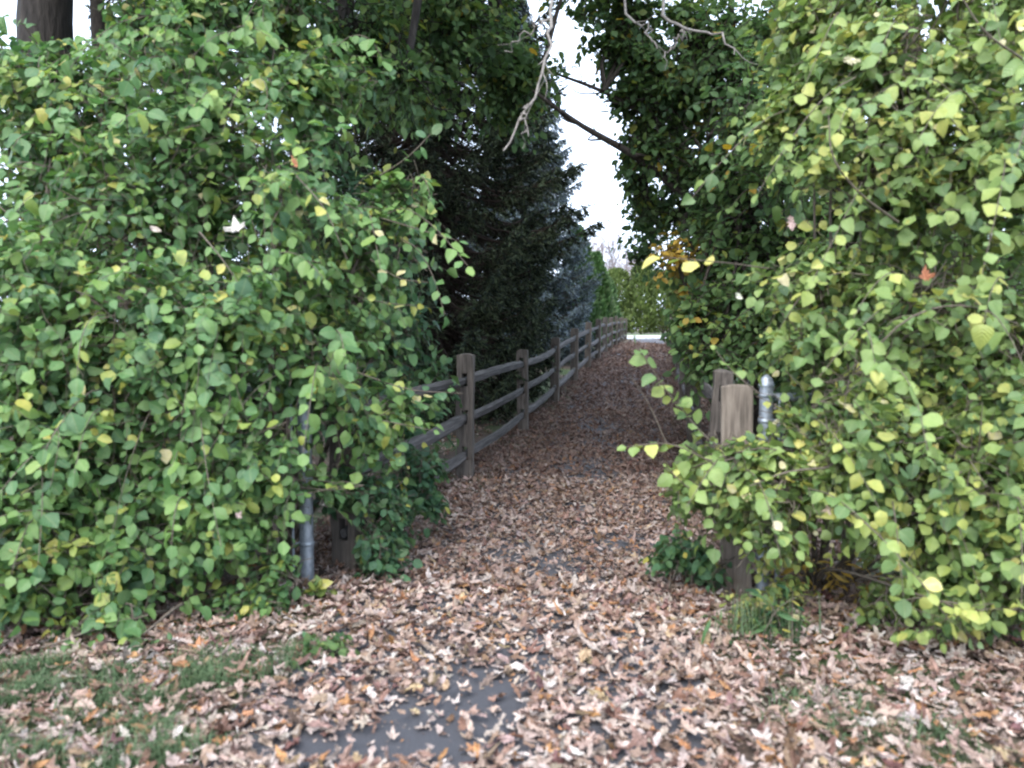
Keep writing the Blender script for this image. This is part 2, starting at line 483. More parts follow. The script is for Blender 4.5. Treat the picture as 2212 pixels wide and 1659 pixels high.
def plant(name, label, cat, roots, blobs, n_twigs, size, ratio, mat, yellow=.03, twig=.45, droop=.3, stem_mat='twig', stem_r=.02,
          nleaf=9, group=None, avoid=None, shell=.35, extra=None, bias=.45, parts=('stem', 'foliage'), base=None, limb_mid=None,
          keep_low=.05, twig_r=.0021, upward=.15, avoid_p=1.0, spread=.25, clump=.30, limbs3=False, sprays=0):
    """shrub or tree crown: limbs from the root into each blob, side branches, leafy twigs"""
    B = np.array([np.concatenate([at(b[0], b[1], b[2]), [b[3], b[4] if len(b) > 4 else b[3]]]) if not isinstance(b, np.ndarray) else b for b in blobs])
    roots = np.atleast_2d(np.asarray(roots, float))
    if base is None: base = roots[0]
    th = thing(name, label, cat, base, group) if not isinstance(name, bpy.types.Object) else name
    wgt = (B[:, 3] ** 1.7) * (B[:, 4] / B[:, 3]) ** .5
    wgt = wgt / wgt.sum()
    bi = rng.choice(len(B), n_twigs, p=wgt)
    d = nrm(rng.standard_normal((n_twigs, 3)))
    if clump:                       # leaf masses gather into smaller tufts with gaps between them
        K = 9
        cd = nrm(rng.standard_normal((len(B), K, 3)))
        pick = rng.integers(0, K, n_twigs)
        d = nrm(cd[bi, pick] + clump * rng.standard_normal((n_twigs, 3)))
        tuft = rng.uniform(-.42, .24, (len(B), K))[bi, pick]
    else:
        tuft = 0
    f = tuft + shell + (1 - shell) * rng.random(n_twigs) ** .5
    sc = np.stack([B[bi, 3], B[bi, 3], B[bi, 4]], -1)
    p1 = B[bi, :3] + d * f[:, None] * sc
    L = twig * rng.uniform(.6, 1.3, n_twigs)
    dirn = nrm(.75 * d + .45 * rng.standard_normal((n_twigs, 3)) + np.array([0, 0, upward]))
    p0 = p1 - dirn * L[:, None] * .6
    s = np.linspace(0, 1, 6)
    P = p0[:, None] + dirn[:, None] * (L[:, None] * s)[..., None]
    P[:, :, 2] -= droop * L[:, None] * s[None] ** 2
    P += .012 * rng.standard_normal(P.shape) * (L / .45)[:, None, None]
    g = gz(P[:, -1, 0], P[:, -1, 1])
    ok = (P[:, :, 2].min(1) > g + keep_low)
    if avoid:
        hit = in_view_gap(P[:, -1], avoid) | in_view_gap(P[:, 2], avoid)
        ok &= ~(hit & (rng.random(n_twigs) < avoid_p))
    P, bi, d, p0 = P[ok], bi[ok], d[ok], p0[ok]
    leaves = Geo()
    twig_leaves(leaves, P, size, ratio, yellow, nleaf=nleaf, out=d, bias=bias, spread=spread)
    wood = Geo()
    rad = np.linspace(twig_r, twig_r * .35, 6)
    wood.add(*tubes(P, np.broadcast_to(rad, (len(P), 6)), 4))
    # side branches from the blob's heart to each twig
    hearts = B[bi, :3] + rng.standard_normal((len(P), 3)) * (B[bi, 3] * .15)[:, None]
    midp = .5 * (hearts + P[:, 0]) + rng.standard_normal((len(P), 3)) * .05
    Q = np.stack([hearts, .5 * (hearts + midp), midp, .5 * (midp + P[:, 0]), P[:, 0]], 1)
    sel = rng.random(len(P)) < .25
    okq = sel
    if avoid: okq = sel & ~in_view_gap(midp, avoid) & ~in_view_gap(Q[:, 0], avoid) & ~in_view_gap(Q[:, 3], avoid) & ~in_view_gap(Q[:, 1], avoid)
    if limbs3: okq = okq & (np.linalg.norm(hearts - P[:, 0], axis=1) < .55)
    wood.add(*tubes(Q[okq], np.broadcast_to(np.linspace(twig_r * 2.0, twig_r, 5), (okq.sum(), 5)), 4))
    # limbs
    gapped = in_view_gap(B[:, :3], avoid) if avoid else np.zeros(len(B), bool)
    for k, b in enumerate(B):
        if limbs3 and gapped[k]: continue
        r0 = roots[np.argmin(((roots - b[:3])[:, :(3 if limbs3 else 2)] ** 2).sum(1))]
        c = b[:3]
        mid = .5 * (r0 + c) + np.array([rng.normal() * .08, rng.normal() * .08, .12 * np.linalg.norm(c - r0)])
        if limb_mid is not None:
            mid = np.array(limb_mid)
        wood.add(*tubes(curve([r0 + rng.normal(size=3) * [.02, .02, 0], mid, c], 12), np.linspace(stem_r, stem_r * .35, 12), 6, .06))
    for _ in range(sprays):         # long arching shoots leaving the mass
        b = B[rng.choice(len(B), p=wgt)]
        dd = nrm(np.array([rng.normal() * .7, -abs(rng.normal()) - .35, rng.normal() * .5 + .35]))
        q0 = b[:3] + dd * np.array([b[3], b[3], b[4]]) * .75
        Ls = rng.uniform(.35, .7)
        sw = rng.normal() * .2
        pts = np.array([q0 + dd * Ls * t + np.array([sw * t * t * Ls, 0, -.75 * Ls * t * t]) for t in (0, .35, .7, 1.0)])
        if avoid and in_view_gap(pts, avoid).any(): continue
        if pts[:, 2].min() < .12: continue
        c = curve(pts, 12)
        wood.add(*tubes(c, np.linspace(.0034, .0014, 12), 5))
        twig_leaves(leaves, c[None, 1:], size * 1.12, ratio, yellow * .5, nleaf=int(Ls * 26), bias=bias + rng.uniform(-.05, .16), out=np.array([[dd[0] * .5, -.9, .3]]), droop=.55)
    for e in extra or []:          # shoots placed one by one: points, leaves on it
        c = curve(e['pts'], 12)
        wood.add(*tubes(c, np.linspace(e.get('r', .005), e.get('r', .005) * .4, 12), 5))
        if e.get('n', 0):
            a = int(e.get('from', .2) * 11)
            seg = c[a:]
            twig_leaves(leaves, seg[None], e.get('size', size), ratio, e.get('yellow', yellow), nleaf=e['n'], bias=e.get('bias', bias), out=e.get('out', np.array([[0, -.8, .3]])))
    if parts[0]: wood.build(parts[0], M[stem_mat], th)
    leaves.build(parts[1], M[mat], th, attr=('leaf', 'FLOAT_VECTOR'))
    return th

# ------------------------------------------------------------------ split rail fences
def post_mesh(h, w, d, slots, seed, jitter=.004, taper=0.0):
    """post with real mortises running through it front to back"""
    r = np.random.default_rng(seed)
    xs_ = [-w / 2, -w * .17, w * .17, w / 2]
    zs = [-.15]
    solid = []
    for a, b in slots:
        zs += [a, b]
    zs += [h - .012]
    ds = [-d / 2, d / 2]
    verts, idx, faces = [], {}, []
    def v(i, k, j):
        key = (i, k, j)
        if key not in idx:
            idx[key] = len(verts)
            q = np.array([xs_[i], ds[k], zs[j]]) + r.normal(size=3) * jitter * (1 if 0 < j else 0)
            if j == len(zs) - 1:
                q[2] += r.normal() * .006 + (.012 if i in (1, 2) else 0)
            verts.append(q)
        return idx[key]
    nz = len(zs) - 1
    hole = {(1, 2 * s + 1) for s in range(len(slots))}
    for j in range(nz):
        for i in range(3):
            if (i, j) in hole: continue
            faces.append([v(i, 0, j), v(i + 1, 0, j), v(i + 1, 0, j + 1), v(i, 0, j + 1)])
            faces.append([v(i + 1, 1, j), v(i, 1, j), v(i, 1, j + 1), v(i + 1, 1, j + 1)])
            if i == 0 or (i - 1, j) in hole:
                faces.append([v(i, 1, j), v(i, 0, j), v(i, 0, j + 1), v(i, 1, j + 1)])
            if i == 2 or (i + 1, j) in hole:
                faces.append([v(i + 1, 0, j), v(i + 1, 1, j), v(i + 1, 1, j + 1), v(i + 1, 0, j + 1)])
            if j == nz - 1 or (i, j + 1) in hole:
                faces.append([v(i, 0, j + 1), v(i + 1, 0, j + 1), v(i + 1, 1, j + 1), v(i, 1, j + 1)])
            if j > 0 and (i, j - 1) in hole:
                faces.append([v(i, 1, j), v(i + 1, 1, j), v(i + 1, 0, j), v(i, 0, j)])
    return np.array(verts), np.array(faces)

def local_obj(name, V, F, mat, parent, loc, rot, bevel=0, smooth=False):
    o = mesh_np(name, V, F, mat, None, smooth, base=(0, 0, 0))
    o.parent = parent
    o.location = [float(a) for a in (np.array(loc) - np.array(parent.location))]
    o.rotation_euler = rot
    if bevel:
        b = o.modifiers.new('bevel', 'BEVEL'); b.width = bevel; b.segments = 2; b.limit_method = 'ANGLE'; b.angle_limit = R(40)
    return o

def rail_mesh(L, seed, r=.052):
    """riven rail: rough wedge section, thinned at the ends, a little crooked; runs along z"""
    g = np.random.default_rng(seed)
    k, m = 7, 16
    th = np.sort(g.uniform(0, 1, k) * .35 + np.arange(k)) * 2 * np.pi / k
    sec = g.uniform(.72, 1.18, k) * np.where(np.cos(th * 1.0) > .3, 1.0, .82)
    t = np.linspace(0, 1, m)
    env = np.clip(np.minimum(t, 1 - t) * 8, 0, 1) ** .6 * .45 + .55
    bend = np.stack([g.normal() * .02 * np.sin(np.pi * t) + g.normal() * .008 * np.sin(3 * np.pi * t),
                     g.normal() * .025 * np.sin(np.pi * t) - .012 * np.sin(np.pi * t)], -1)
    V = []
    for i in range(m):
        rr = r * env[i] * sec * (1 + .05 * g.normal(size=k))
        V.append(np.stack([rr * .78 * np.cos(th) + bend[i, 0], rr * 1.22 * np.sin(th) + bend[i, 1], np.full(k, (t[i] - .5) * L)], -1))
    V = np.concatenate(V)
    i = np.arange(m * k).reshape(m, k)
    q = np.stack([i[:-1], np.roll(i[:-1], -1, 1), np.roll(i[1:], -1, 1), i[1:]], -1).reshape(-1, 4)
    return V, [q, i[:1, ::-1], i[-1:]]

def split_rail_fence(name, label, line, ys, side, slots, h=1.22, w=.165, d=.12, skip=(), lean=None, group=None, front_mat=None):
    p0 = (line(ys[0]), ys[0], float(gz(0, ys[0])))
    th = thing(name, label, 'fence', p0, group)
    ang = -math.atan(.183)
    prev = None
    for n, y in enumerate(ys):
        x = line(y) + rng.normal() * .015
        z = float(gz(x, y))
        V, F = post_mesh(h + rng.normal() * .025, w * rng.uniform(.92, 1.06), d, [] if (side == 1 and n == 0) else slots, 100 + n + side * 50)
        ln = (lean or {}).get(n, (rng.normal() * .012, rng.normal() * .012))
        local_obj('post', V, [F], M[front_mat] if (front_mat and n == 0) else M['wood'], th, (x, y, z), (ln[0], ln[1], ang + rng.normal() * .05), .008)
        if prev is not None:
            for s, (a, b) in enumerate(slots):
                if (n, s) in skip: continue
                A = np.array([prev[0], prev[1], prev[2] + (a + b) / 2 - .012])
                Bp = np.array([x, y, z + (a + b) / 2 - .012])
                dv = Bp - A
                L = np.linalg.norm(dv)
                A = A + np.array([rng.normal() * .006, 0, rng.normal() * .01]); 
                rv, rf = rail_mesh(L + .10, 500 + n * 10 + s + side * 300)
                q = Vector(dv).to_track_quat('Z', 'Y')
                o = local_obj('rail', rv, rf, M['rail'], th, (A + Bp) / 2, q.to_euler(), 0, False)
        prev = (x, y, z)
    return th

SLOTS = [(.20, .33), (.56, .69), (.93, 1.06)]
left_ys = [4.95, 8.0, 11.6, 15.0, 18.3, 21.6, 24.9, 28.2, 31.5, 34.8, 38.1, 41.4, 44.6]
split_rail_fence('split_rail_fence', 'weathered grey three-rail split rail fence running along the left side of the leafy path', xl, left_ys, 0, SLOTS, group='split rail fences along the path')
right_ys = [4.45, 6.4, 9.4, 12.5, 15.6, 18.8, 22.0, 25.2, 28.5, 31.8, 35.1, 38.4, 41.7]
split_rail_fence('split_rail_fence', 'overgrown split rail fence on the right of the path with a tan wooden end post', xr, right_ys, 1, SLOTS,
                 h=1.20, w=.160, d=.13, skip={(1, 2), (2, 1)}, lean={0: (0, -.012), 1: (.03, .06), 2: (0, -.05)}, group='split rail fences along the path', front_mat='wood_front')

# ------------------------------------------------------------------ chain link fences
def ring(c, r, h, k=20, axis='z'):
    P = np.array([[c[0], c[1], c[2] - h / 2], [c[0], c[1], c[2] - h / 2 + .002], [c[0], c[1], c[2] + h / 2 - .002], [c[0], c[1], c[2] + h / 2]])
    return tubes(P, np.array([r - .003, r, r, r - .003]), k)

def chain_link(label, px, py, direction, length, top, r, bands):
    z0 = float(gz(px, py))
    th = thing('chain_link_fence', label, 'fence', (px, py, z0), 'chain link fences beside the path')
    g = Geo()
    g.add(*tubes(np.array([[px, py, z0 - .2], [px, py, z0 + .5], [px, py, z0 + top]]), np.array([r, r, r]), 28))
    post = g.build('end_post', M['steel'], th)
    base = np.array([px, py, z0])
    c = Geo()
    zz = np.array([0, .012, .014, .03, .048, .06, .066]) + z0 + top - .012
    rr = np.array([r + .004, r + .006, r + .001, r * .96, r * .72, r * .35, .002])
    c.add(*tubes(np.stack([np.full(7, px), np.full(7, py), zz], -1), rr, 28))
    cap = c.build('post_cap', M['steel'], base=base); cap.parent = post; cap.location = (0, 0, 0)
    for bz in bands:
        b = Geo(); b.add(*ring((px, py, z0 + bz), r + .005, .024, 28))
        # ear and bolt on the fence side
        b.add(*tubes(np.array([[px + direction * r, py - .004, z0 + bz], [px + direction * (r + .03), py - .004, z0 + bz]]), np.array([.009, .009]), 8))
        o = b.build('band', M['steel'], base=base); o.parent = post; o.location = (0, 0, 0)
    g = Geo()
    g.add(*tubes(np.array([[px + direction * (r + .012), py, z0 + top - .07], [px + direction * length, py, z0 + top - .07]]), np.array([.021, .021]), 16))
    g.build('top_rail', M['steel'], th)
    g = Geo()
    xb = px + direction * (r + .035)
    g.add(*tubes(np.array([[xb, py - .012, z0 + .04], [xb, py - .012, z0 + top - .05]]), np.array([.008, .008]), 6))
    g.build('tension_bar', M['steel'], th)
    g = Geo()
    sp, hgt = .058, top - .12
    m = int(hgt / sp) + 1
    n = int((length - .1) / sp / 2) 
    zz = z0 + .04 + np.arange(m) * sp
    alt = (np.arange(m) % 2) * sp
    P = np.stack([np.stack([xb + direction * (i * 2 * sp + alt), np.full(m, py) + .004 * (np.arange(m) % 2), zz], -1) for i in range(n)])
    P2 = P.copy(); P2[:, :, 0] = xb + direction * (np.arange(n)[:, None] * 2 * sp + 2 * sp - alt[None])
    g.add(*tubes(P, np.full(P.shape[:2], .0018), 3)); g.add(*tubes(P2, np.full(P.shape[:2], .0018), 3))
    g.build('chain_mesh', M['wire'], th)
    lx = px + direction * (length - .03)
    g = Geo(); g.add(*tubes(np.array([[lx, py, z0 - .2], [lx, py, z0 + top - .095]]), np.array([.03, .03]), 16))
    g.build('line_post', M['steel'], th)
    return th

chain_link('galvanised chain link fence buried in the left shrub with its bare steel end post showing', -1.2, 4.66, -1, 3.0, 1.22, .040, (.25, .6, .95, 1.1))
chain_link('chain link fence in the right shrub, its capped steel end post beside a tan post', 1.385, 4.40, 1, 3.0, 1.20, .036, (.25, .62, 1.0, 1.14))

# ------------------------------------------------------------------ fallen leaves
def maple_outline():
    th = []; rr = []
    lobes = [(-140, .42), (-78, .72), (-38, .0), (0, 1.0), (38, .0), (78, .72), (140, .42)]
    pts = [(-168, .12), (-150, .40), (-128, .34), (-112, .30), (-92, .62), (-76, .80), (-66, .60), (-48, .34), (-30, .55), (-18, .62),
           (0, 1.0), (18, .62), (30, .55), (48, .34), (66, .60), (76, .80), (92, .62), (112, .30), (128, .34), (150, .40), (168, .12)]
    return np.array([(r * math.cos(R(a)), r * math.sin(R(a))) for a, r in pts])

def oak_outline():
    u = [(-.55, .03), (-.42, .10), (-.32, .26), (-.22, .12), (-.05, .40), (.05, .16), (.24, .42), (.32, .18), (.50, .30), (.56, .14), (.78, .10)]
    return np.array([(x, -y) for x, y in u] + [(.88, 0)] + [(x, y) for x, y in reversed(u)])

def elm_outline():
    u = [(-.55, .02), (-.35, .22), (-.05, .32), (.25, .27), (.5, .14)]
    return np.array([(x, -y) for x, y in u] + [(.72, 0)] + [(x, y) for x, y in reversed(u)])

def flat_leaves(geo, outline, pos, nm, size, tint, curl, bend):
    n, k = len(pos), len(outline)
    nm = nrm(nm)
    a = rng.standard_normal((n, 3)); a = nrm(a - (a * nm).sum(-1, keepdims=True) * nm)
    b = np.cross(nm, a)
    o = np.vstack([[0, 0], outline])
    r2 = (o ** 2).sum(1)
    jit = 1 + (.10 if k < 30 else .06) * rng.standard_normal((n, k + 1))
    x = o[None, :, 0] * size[:, None] * jit; y = o[None, :, 1] * size[:, None] * jit * rng.uniform(.7, 1.1, (n, 1))
    ph = rng.uniform(0, 2 * np.pi, n)
    bx = o[None, :, 0] * np.cos(ph)[:, None] + o[None, :, 1] * np.sin(ph)[:, None]
    z = size[:, None] * (curl[:, None] * r2[None] + bend[:, None] * bx ** 2 + .06 * rng.standard_normal((n, k + 1)) * (r2[None] > 0))
    V = pos[:, None] + x[..., None] * a[:, None] + y[..., None] * b[:, None] + z[..., None] * nm[:, None]
    i = np.arange(k)
    tri = np.stack([np.zeros(k, int), 1 + i, 1 + (i + 1) % k], -1)
    T = ((np.arange(n) * (k + 1))[:, None, None] + tri[None]).reshape(-1, 3)
    A = np.repeat(np.concatenate([tint, np.ones((n, 1))], 1)[:, None], k + 1, 1)
    geo.add(V.reshape(-1, 3), [T], A.reshape(-1, 4))

PAL = np.array([(.45, .335, .28), (.52, .42, .365), (.36, .245, .19), (.25, .15, .11), (.17, .10, .075), (.45, .235, .115), (.60, .52, .475), (.41, .30, .255), (.31, .195, .15), (.50, .37, .23)])
PALW = np.array([.20, .17, .14, .10, .07, .06, .09, .10, .05, .02]); PALW = PALW / PALW.sum()
def soften(o):       # round the corners of an outline
    n = np.roll(o, -1, 0)
    return np.stack([.72 * o + .28 * n, .28 * o + .72 * n], 1).reshape(-1, 2)
OUT = [maple_outline(), oak_outline(), elm_outline()]
FINE = [soften(o) for o in OUT]
lit = Geo()

# bare asphalt patches: (x, y, rx, ry)
def pt(xd, yd):       # ground point under a survey position
    y = 1750 * 1.5 / (yd - 710)
    return at(xd, yd, y)[:2]
BARE = [(*pt(1040, 1520), .22, .18, .86), (*pt(950, 1595), .27, .17, .86), (*pt(770, 1650), .34, .10, .88), (*pt(1140, 1450), .13, .08, .85), (*pt(1030, 1645), .2, .07, .7), (*pt(1270, 1020), .3, .8, .6), (*pt(1200, 1230), .2, .3, .7), (*pt(1250, 1105), .22, .2, .6), (*pt(1130, 1195), .14, .14, .6), (*pt(1300, 960), .2, .5, .6),
        (*pt(1300, 930), .3, 1.1, .5), (7.2, 43, .75, 7, .93), (*pt(1110, 1200), .2, .3, .5), (*pt(1350, 1180), .3, .35, .5), (*pt(1000, 1330), .2, .2, .4), (*pt(1330, 1560), .08, .06, .4)]
GRASSY = [(*pt(150, 1560), .75, .36, .62), (*pt(400, 1500), .45, .22, .6), (*pt(260, 1640), .5, .2, .5), (*pt(560, 1460), .35, .14, .5), (*pt(1760, 1580), .22, .14, .5), (*pt(1950, 1640), .25, .12, .5)]
def patch(x, y, L):
    k = np.zeros(len(x))
    for cx, cy_, rx, ry, p in L:
        q = ((x - cx) / rx) ** 2 + ((y - cy_) / ry) ** 2
        k = np.maximum(k, p * np.clip(1.5 - q, 0, 1) ** .6)
    return k

def litter(n, xa, xb, ya, yb, smin, smax, dens=1.0, layers=.05, dark=0.0, tilt=.38, shapes=None):
    y = rng.uniform(ya, yb, n)
    x = rng.uniform(0, 1, n)
    x = (xa(y) if callable(xa) else xa) * (1 - x) + (xb(y) if callable(xb) else xb) * x
    # natural clumping
    cl = .5 + .5 * np.sin(x * 3.1 + 1.3 * np.sin(y * 2.3)) * np.sin(y * 2.7 + 1.7 * np.sin(x * 1.9))
    ok = rng.random(n) < (dens * (.72 + .28 * cl))
    ok &= rng.random(n) > patch(x, y, BARE)
    ok &= rng.random(n) > patch(x, y, GRASSY) * .15
    x, y = x[ok], y[ok]; n = len(x)
    pick = rng.choice(3, n, p=[.24, .46, .30])
    for s in range(3):
        m = pick == s; k = m.sum()
        size = rng.uniform(smin, smax, k) * rng.choice([.75, 1, 1.15, 1.5], k)
        pos = np.stack([x[m], y[m], gz(x[m], y[m]) + .012 + rng.random(k) ** 1.6 * layers], -1)
        nm = np.array([0, 0, 1.0]) + tilt * rng.standard_normal((k, 3))
        nm[:, 2] = np.abs(nm[:, 2])
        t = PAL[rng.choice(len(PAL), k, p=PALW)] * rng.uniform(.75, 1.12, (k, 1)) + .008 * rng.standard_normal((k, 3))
        if dark: t = t * (1 - dark) + np.array([.085, .043, .033]) * dark  # shade of the covered path mixed into the leaf colour
        flat_leaves(lit, (shapes or OUT)[s], pos, nm, size, np.clip(t, .02, .8), rng.uniform(-.3, .6, k), rng.normal(.12, .42, k))

litter(28000, -4.2, 4.6, 1.9, 4.6, .032, .054, shapes=FINE)
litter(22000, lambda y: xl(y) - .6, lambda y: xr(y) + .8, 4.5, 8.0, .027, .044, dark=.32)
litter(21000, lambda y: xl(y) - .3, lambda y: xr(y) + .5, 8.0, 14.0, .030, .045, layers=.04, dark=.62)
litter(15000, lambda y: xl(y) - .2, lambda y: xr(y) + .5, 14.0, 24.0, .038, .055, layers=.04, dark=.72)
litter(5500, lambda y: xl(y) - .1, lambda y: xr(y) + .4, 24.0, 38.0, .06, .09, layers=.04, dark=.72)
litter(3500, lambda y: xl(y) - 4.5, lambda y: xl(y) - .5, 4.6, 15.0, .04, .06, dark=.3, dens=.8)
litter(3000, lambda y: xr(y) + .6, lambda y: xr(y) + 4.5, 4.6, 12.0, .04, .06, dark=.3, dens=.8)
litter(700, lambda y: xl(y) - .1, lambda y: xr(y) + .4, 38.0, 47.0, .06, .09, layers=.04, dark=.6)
# broken crumbs between the leaves
def crumbs(n, xa, xb, ya, yb):
    x, y = rng.uniform(xa, xb, n), rng.uniform(ya, yb, n)
    pos = np.stack([x, y, gz(x, y) + .008 + rng.random(n) * .01], -1)
    nm = np.array([0, 0, 1.0]) + .4 * rng.standard_normal((n, 3))
    t = PAL[rng.choice(len(PAL), n, p=PALW)] * rng.uniform(.5, 1.0, (n, 1))
    flat_leaves(lit, OUT[2], pos, nm, rng.uniform(.006, .02, n), t, rng.uniform(-.2, .4, n), rng.uniform(-.3, .4, n))
crumbs(9000, -2.5, 3, 2.0, 6.0)
tag(lit.build('leaf_litter', M['litter'], None, False, ('tint', 'FLOAT_COLOR'), (0, 3, 0)), 'tan, brown and rust fallen oak and maple leaves covering the path', 'fallen leaves', kind='stuff')

# ------------------------------------------------------------------ grass
def blades(geo, x, y, hmin, hmax, w, lean=.5, z0=0):
    n = len(x)
    h = rng.uniform(hmin, hmax, n)
    a = rng.uniform(0, 2 * np.pi, n)
    d = np.stack([np.cos(a), np.sin(a), np.zeros(n)], -1)
    sd = np.stack([-np.sin(a), np.cos(a), np.zeros(n)], -1)
    ln = rng.uniform(.2, 1.0, n) * lean
    p = np.stack([x, y, gz(x, y) + z0], -1)
    up = np.array([0, 0, 1.0])
    m1 = p + h[:, None] * (.55 * up + .25 * ln[:, None] * d)
    tp = p + h[:, None] * ((1 - .35 * ln)[:, None] * up + ln[:, None] * d)
    ww = w * rng.uniform(.7, 1.3, n)[:, None]
    V = np.stack([p - sd * ww, p + sd * ww, m1 + sd * ww * .8, m1 - sd * ww * .8, tp], 1)
    b = (np.arange(n) * 5)[:, None]
    rnd = np.clip(rng.normal(.45, .22, n), 0, 1)
    A = np.stack([np.tile([0, 0, .5, .5, 1.], (n, 1)), np.full((n, 5), .5), np.repeat(rnd[:, None], 5, 1)], -1)
    geo.add(V.reshape(-1, 3), [b + np.array([0, 1, 2, 3]), b + np.array([3, 2, 4])], A.reshape(-1, 3))
gr = Geo()
for cx, cy_, rx, ry, p in GRASSY:
    n = int(9000 * rx * ry)
    tc = rng.uniform(-1, 1, (14, 2)); tc = tc[(tc ** 2).sum(1) < 1.1]      # separate tussocks with bare leafy ground between
    q = tc[rng.integers(0, len(tc), n)] + rng.standard_normal((n, 2)) * [.05 / rx, .045 / ry]
    blades(gr, cx + q[:, 0] * rx, cy_ + q[:, 1] * ry, .05, .12, .0026, 1.5)
x = rng.uniform(-4, 4.5, 700); y = rng.uniform(1.9, 4.2, 700)
k = np.abs(x - xc(y)) > 1.15
blades(gr, x[k], y[k], .02, .08, .002, .9)
tag(gr.build('grass', M['grass'], None, True, ('leaf', 'FLOAT_VECTOR'), (0, 3, 0)), 'short green grass poking through the fallen leaves', 'grass', kind='stuff')
gr = Geo()
for a, b, n in ((-5.5, -.15, 3000),):
    y = rng.uniform(6, 26, n)
    blades(gr, xl(y) + rng.uniform(a, b, n), y, .05, .16, .004, .8)
tag(gr.build('grass', M['grass'], None, True, ('leaf', 'FLOAT_VECTOR'), (-2, 12, 0)), 'rough grass growing in the shade behind the left split rail fence', 'grass', kind='stuff')

# ------------------------------------------------------------------ shrubs on the left
L_ROOTS = [(-1.9, 5.0, 0), (-2.6, 4.9, 0), (-1.45, 5.05, 0), (-3.2, 5.1, 0)]
TUNNEL = [(890, 1060), (960, 900), (985, 770), (1000, 640), (1060, 540), (1300, 500), (1370, 640), (1340, 760), (1440, 1100), (1560, 1300), (900, 1300)]
TRUNK_GAP = [(0, 0), (62, 0), (56, 60), (0, 75)]
TRUNK_GAP2 = [(222, 0), (280, 0), (300, 120), (262, 165), (228, 100)]
TRUNK_SEEN = [(60, 0), (220, 0), (215, 75), (70, 75)]
POLE_L = [(630, 1110), (640, 1060), (685, 1060), (735, 1130), (765, 1130), (768, 1250), (690, 1290), (640, 1285)]
FRONT_L = [(0, 1480), (150, 1450), (370, 1410), (400, 1280), (480, 1225), (620, 1195), (700, 1290), (760, 1330), (900, 1659), (0, 1659)]
plant('tall_shrub', 'tall bushy green shrub arching over the bare steel post on the left', 'shrub', L_ROOTS,
      [(300, 450, 4.8, .72), (590, 430, 4.9, .66), (800, 500, 5.1, .40), (130, 700, 4.5, .66), (470, 720, 4.5, .62), (690, 800, 4.7, .42), (840, 880, 4.9, .26),
       (300, 930, 4.4, .60), (540, 980, 4.4, .45), (60, 980, 4.3, .55), (450, 230, 5.1, .58), (140, 300, 5.3, .55), (640, 190, 5.3, .45), (420, 40, 5.5, .5),
       (640, 1060, 4.35, .24), (760, 640, 5.1, .34), (870, 420, 5.3, .22), (600, 20, 5.7, .4), (20, 800, 4.5, .45), (30, 520, 4.9, .5), (300, 700, 4.3, .4), (20, 190, 5.5, .32), (255, 190, 5.6, .36), (130, 180, 5.3, .34), (20, 130, 5.4, .2), (300, 40, 6, .4)],
      3500, .063, .76, 'leaf_left', bias=.40, yellow=.03, sprays=70, twig=.42, droop=.45, stem_r=.02, avoid=[TUNNEL, FRONT_L, POLE_L, TRUNK_SEEN],
      extra=[dict(pts=[at(640, 380, 4.3), at(700, 450, 4.1), at(750, 560, 4.05)], n=8, yellow=.25, bias=.62, r=.004, size=.062),
             dict(pts=[at(820, 470, 4.9), at(920, 500, 4.8), at(990, 520, 4.75)], n=6, bias=.55, r=.004, **{'from': .35}),
             dict(pts=[at(760, 640, 4.9), at(840, 655, 4.7), at(900, 660, 4.6)], n=5, yellow=.95, r=.004, **{'from': .5}),
             dict(pts=[at(820, 380, 4.9), at(880, 340, 4.7), at(930, 290, 4.7)], n=7, yellow=.2, bias=.6, r=.005),
             dict(pts=[at(800, 560, 4.8), at(860, 600, 4.6), at(925, 610, 4.5)], n=5, yellow=.5, bias=.65, r=.004),
             dict(pts=[at(760, 800, 4.6), at(880, 840, 4.5), at(1000, 850, 4.5)], n=7, r=.004, bias=.4),
             dict(pts=[at(780, 900, 4.6), at(860, 915, 4.5), at(935, 930, 4.5)], n=8, r=.004, bias=.5),
             dict(pts=[at(430, 500, 4.2), at(480, 560, 4.0), at(520, 620, 3.95)], n=6, yellow=.4, bias=.66, r=.004, size=.062),
             dict(pts=[at(560, 1080, 4.35), at(640, 1070, 4.2), at(740, 1050, 4.15)], n=5, r=.004, bias=.6)])
plant('sprawling_shrub', 'low sprawling green shrub spilling over the lawn at the lower left', 'shrub', [(-2.45, 4.35, 0), (-1.75, 4.3, 0), (-2.9, 4.2, 0)],
      [(90, 1130, 4.1, .38), (260, 1150, 4.15, .36), (440, 1120, 4.2, .33), (560, 1150, 4.25, .18), (70, 1260, 3.85, .26, .2), (230, 1320, 3.8, .18, .16), (310, 1370, 3.65, .11, .09), (90, 1400, 3.6, .16, .14), (20, 1220, 3.8, .3), (600, 1210, 4.2, .10)],
      800, .062, .76, 'leaf_left', sprays=14, yellow=.02, twig=.36, droop=.5, stem_r=.012, bias=.42, avoid=[[(700, 1000), (700, 1659), (2212, 1659), (2212, 0)], POLE_L], keep_low=.03)
DARK_ROOTS = [(-1.75, 7.6, 0), (-2.4, 7.9, 0)]
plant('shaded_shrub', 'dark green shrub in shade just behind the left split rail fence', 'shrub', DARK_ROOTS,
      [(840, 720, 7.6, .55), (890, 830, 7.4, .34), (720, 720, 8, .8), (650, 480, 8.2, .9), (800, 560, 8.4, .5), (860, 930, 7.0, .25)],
      700, .085, .62, 'leaf_shade', yellow=.02, twig=.5, stem_r=.025, avoid=[[(985, 600), (1300, 600), (1300, 1200), (985, 1200)]])
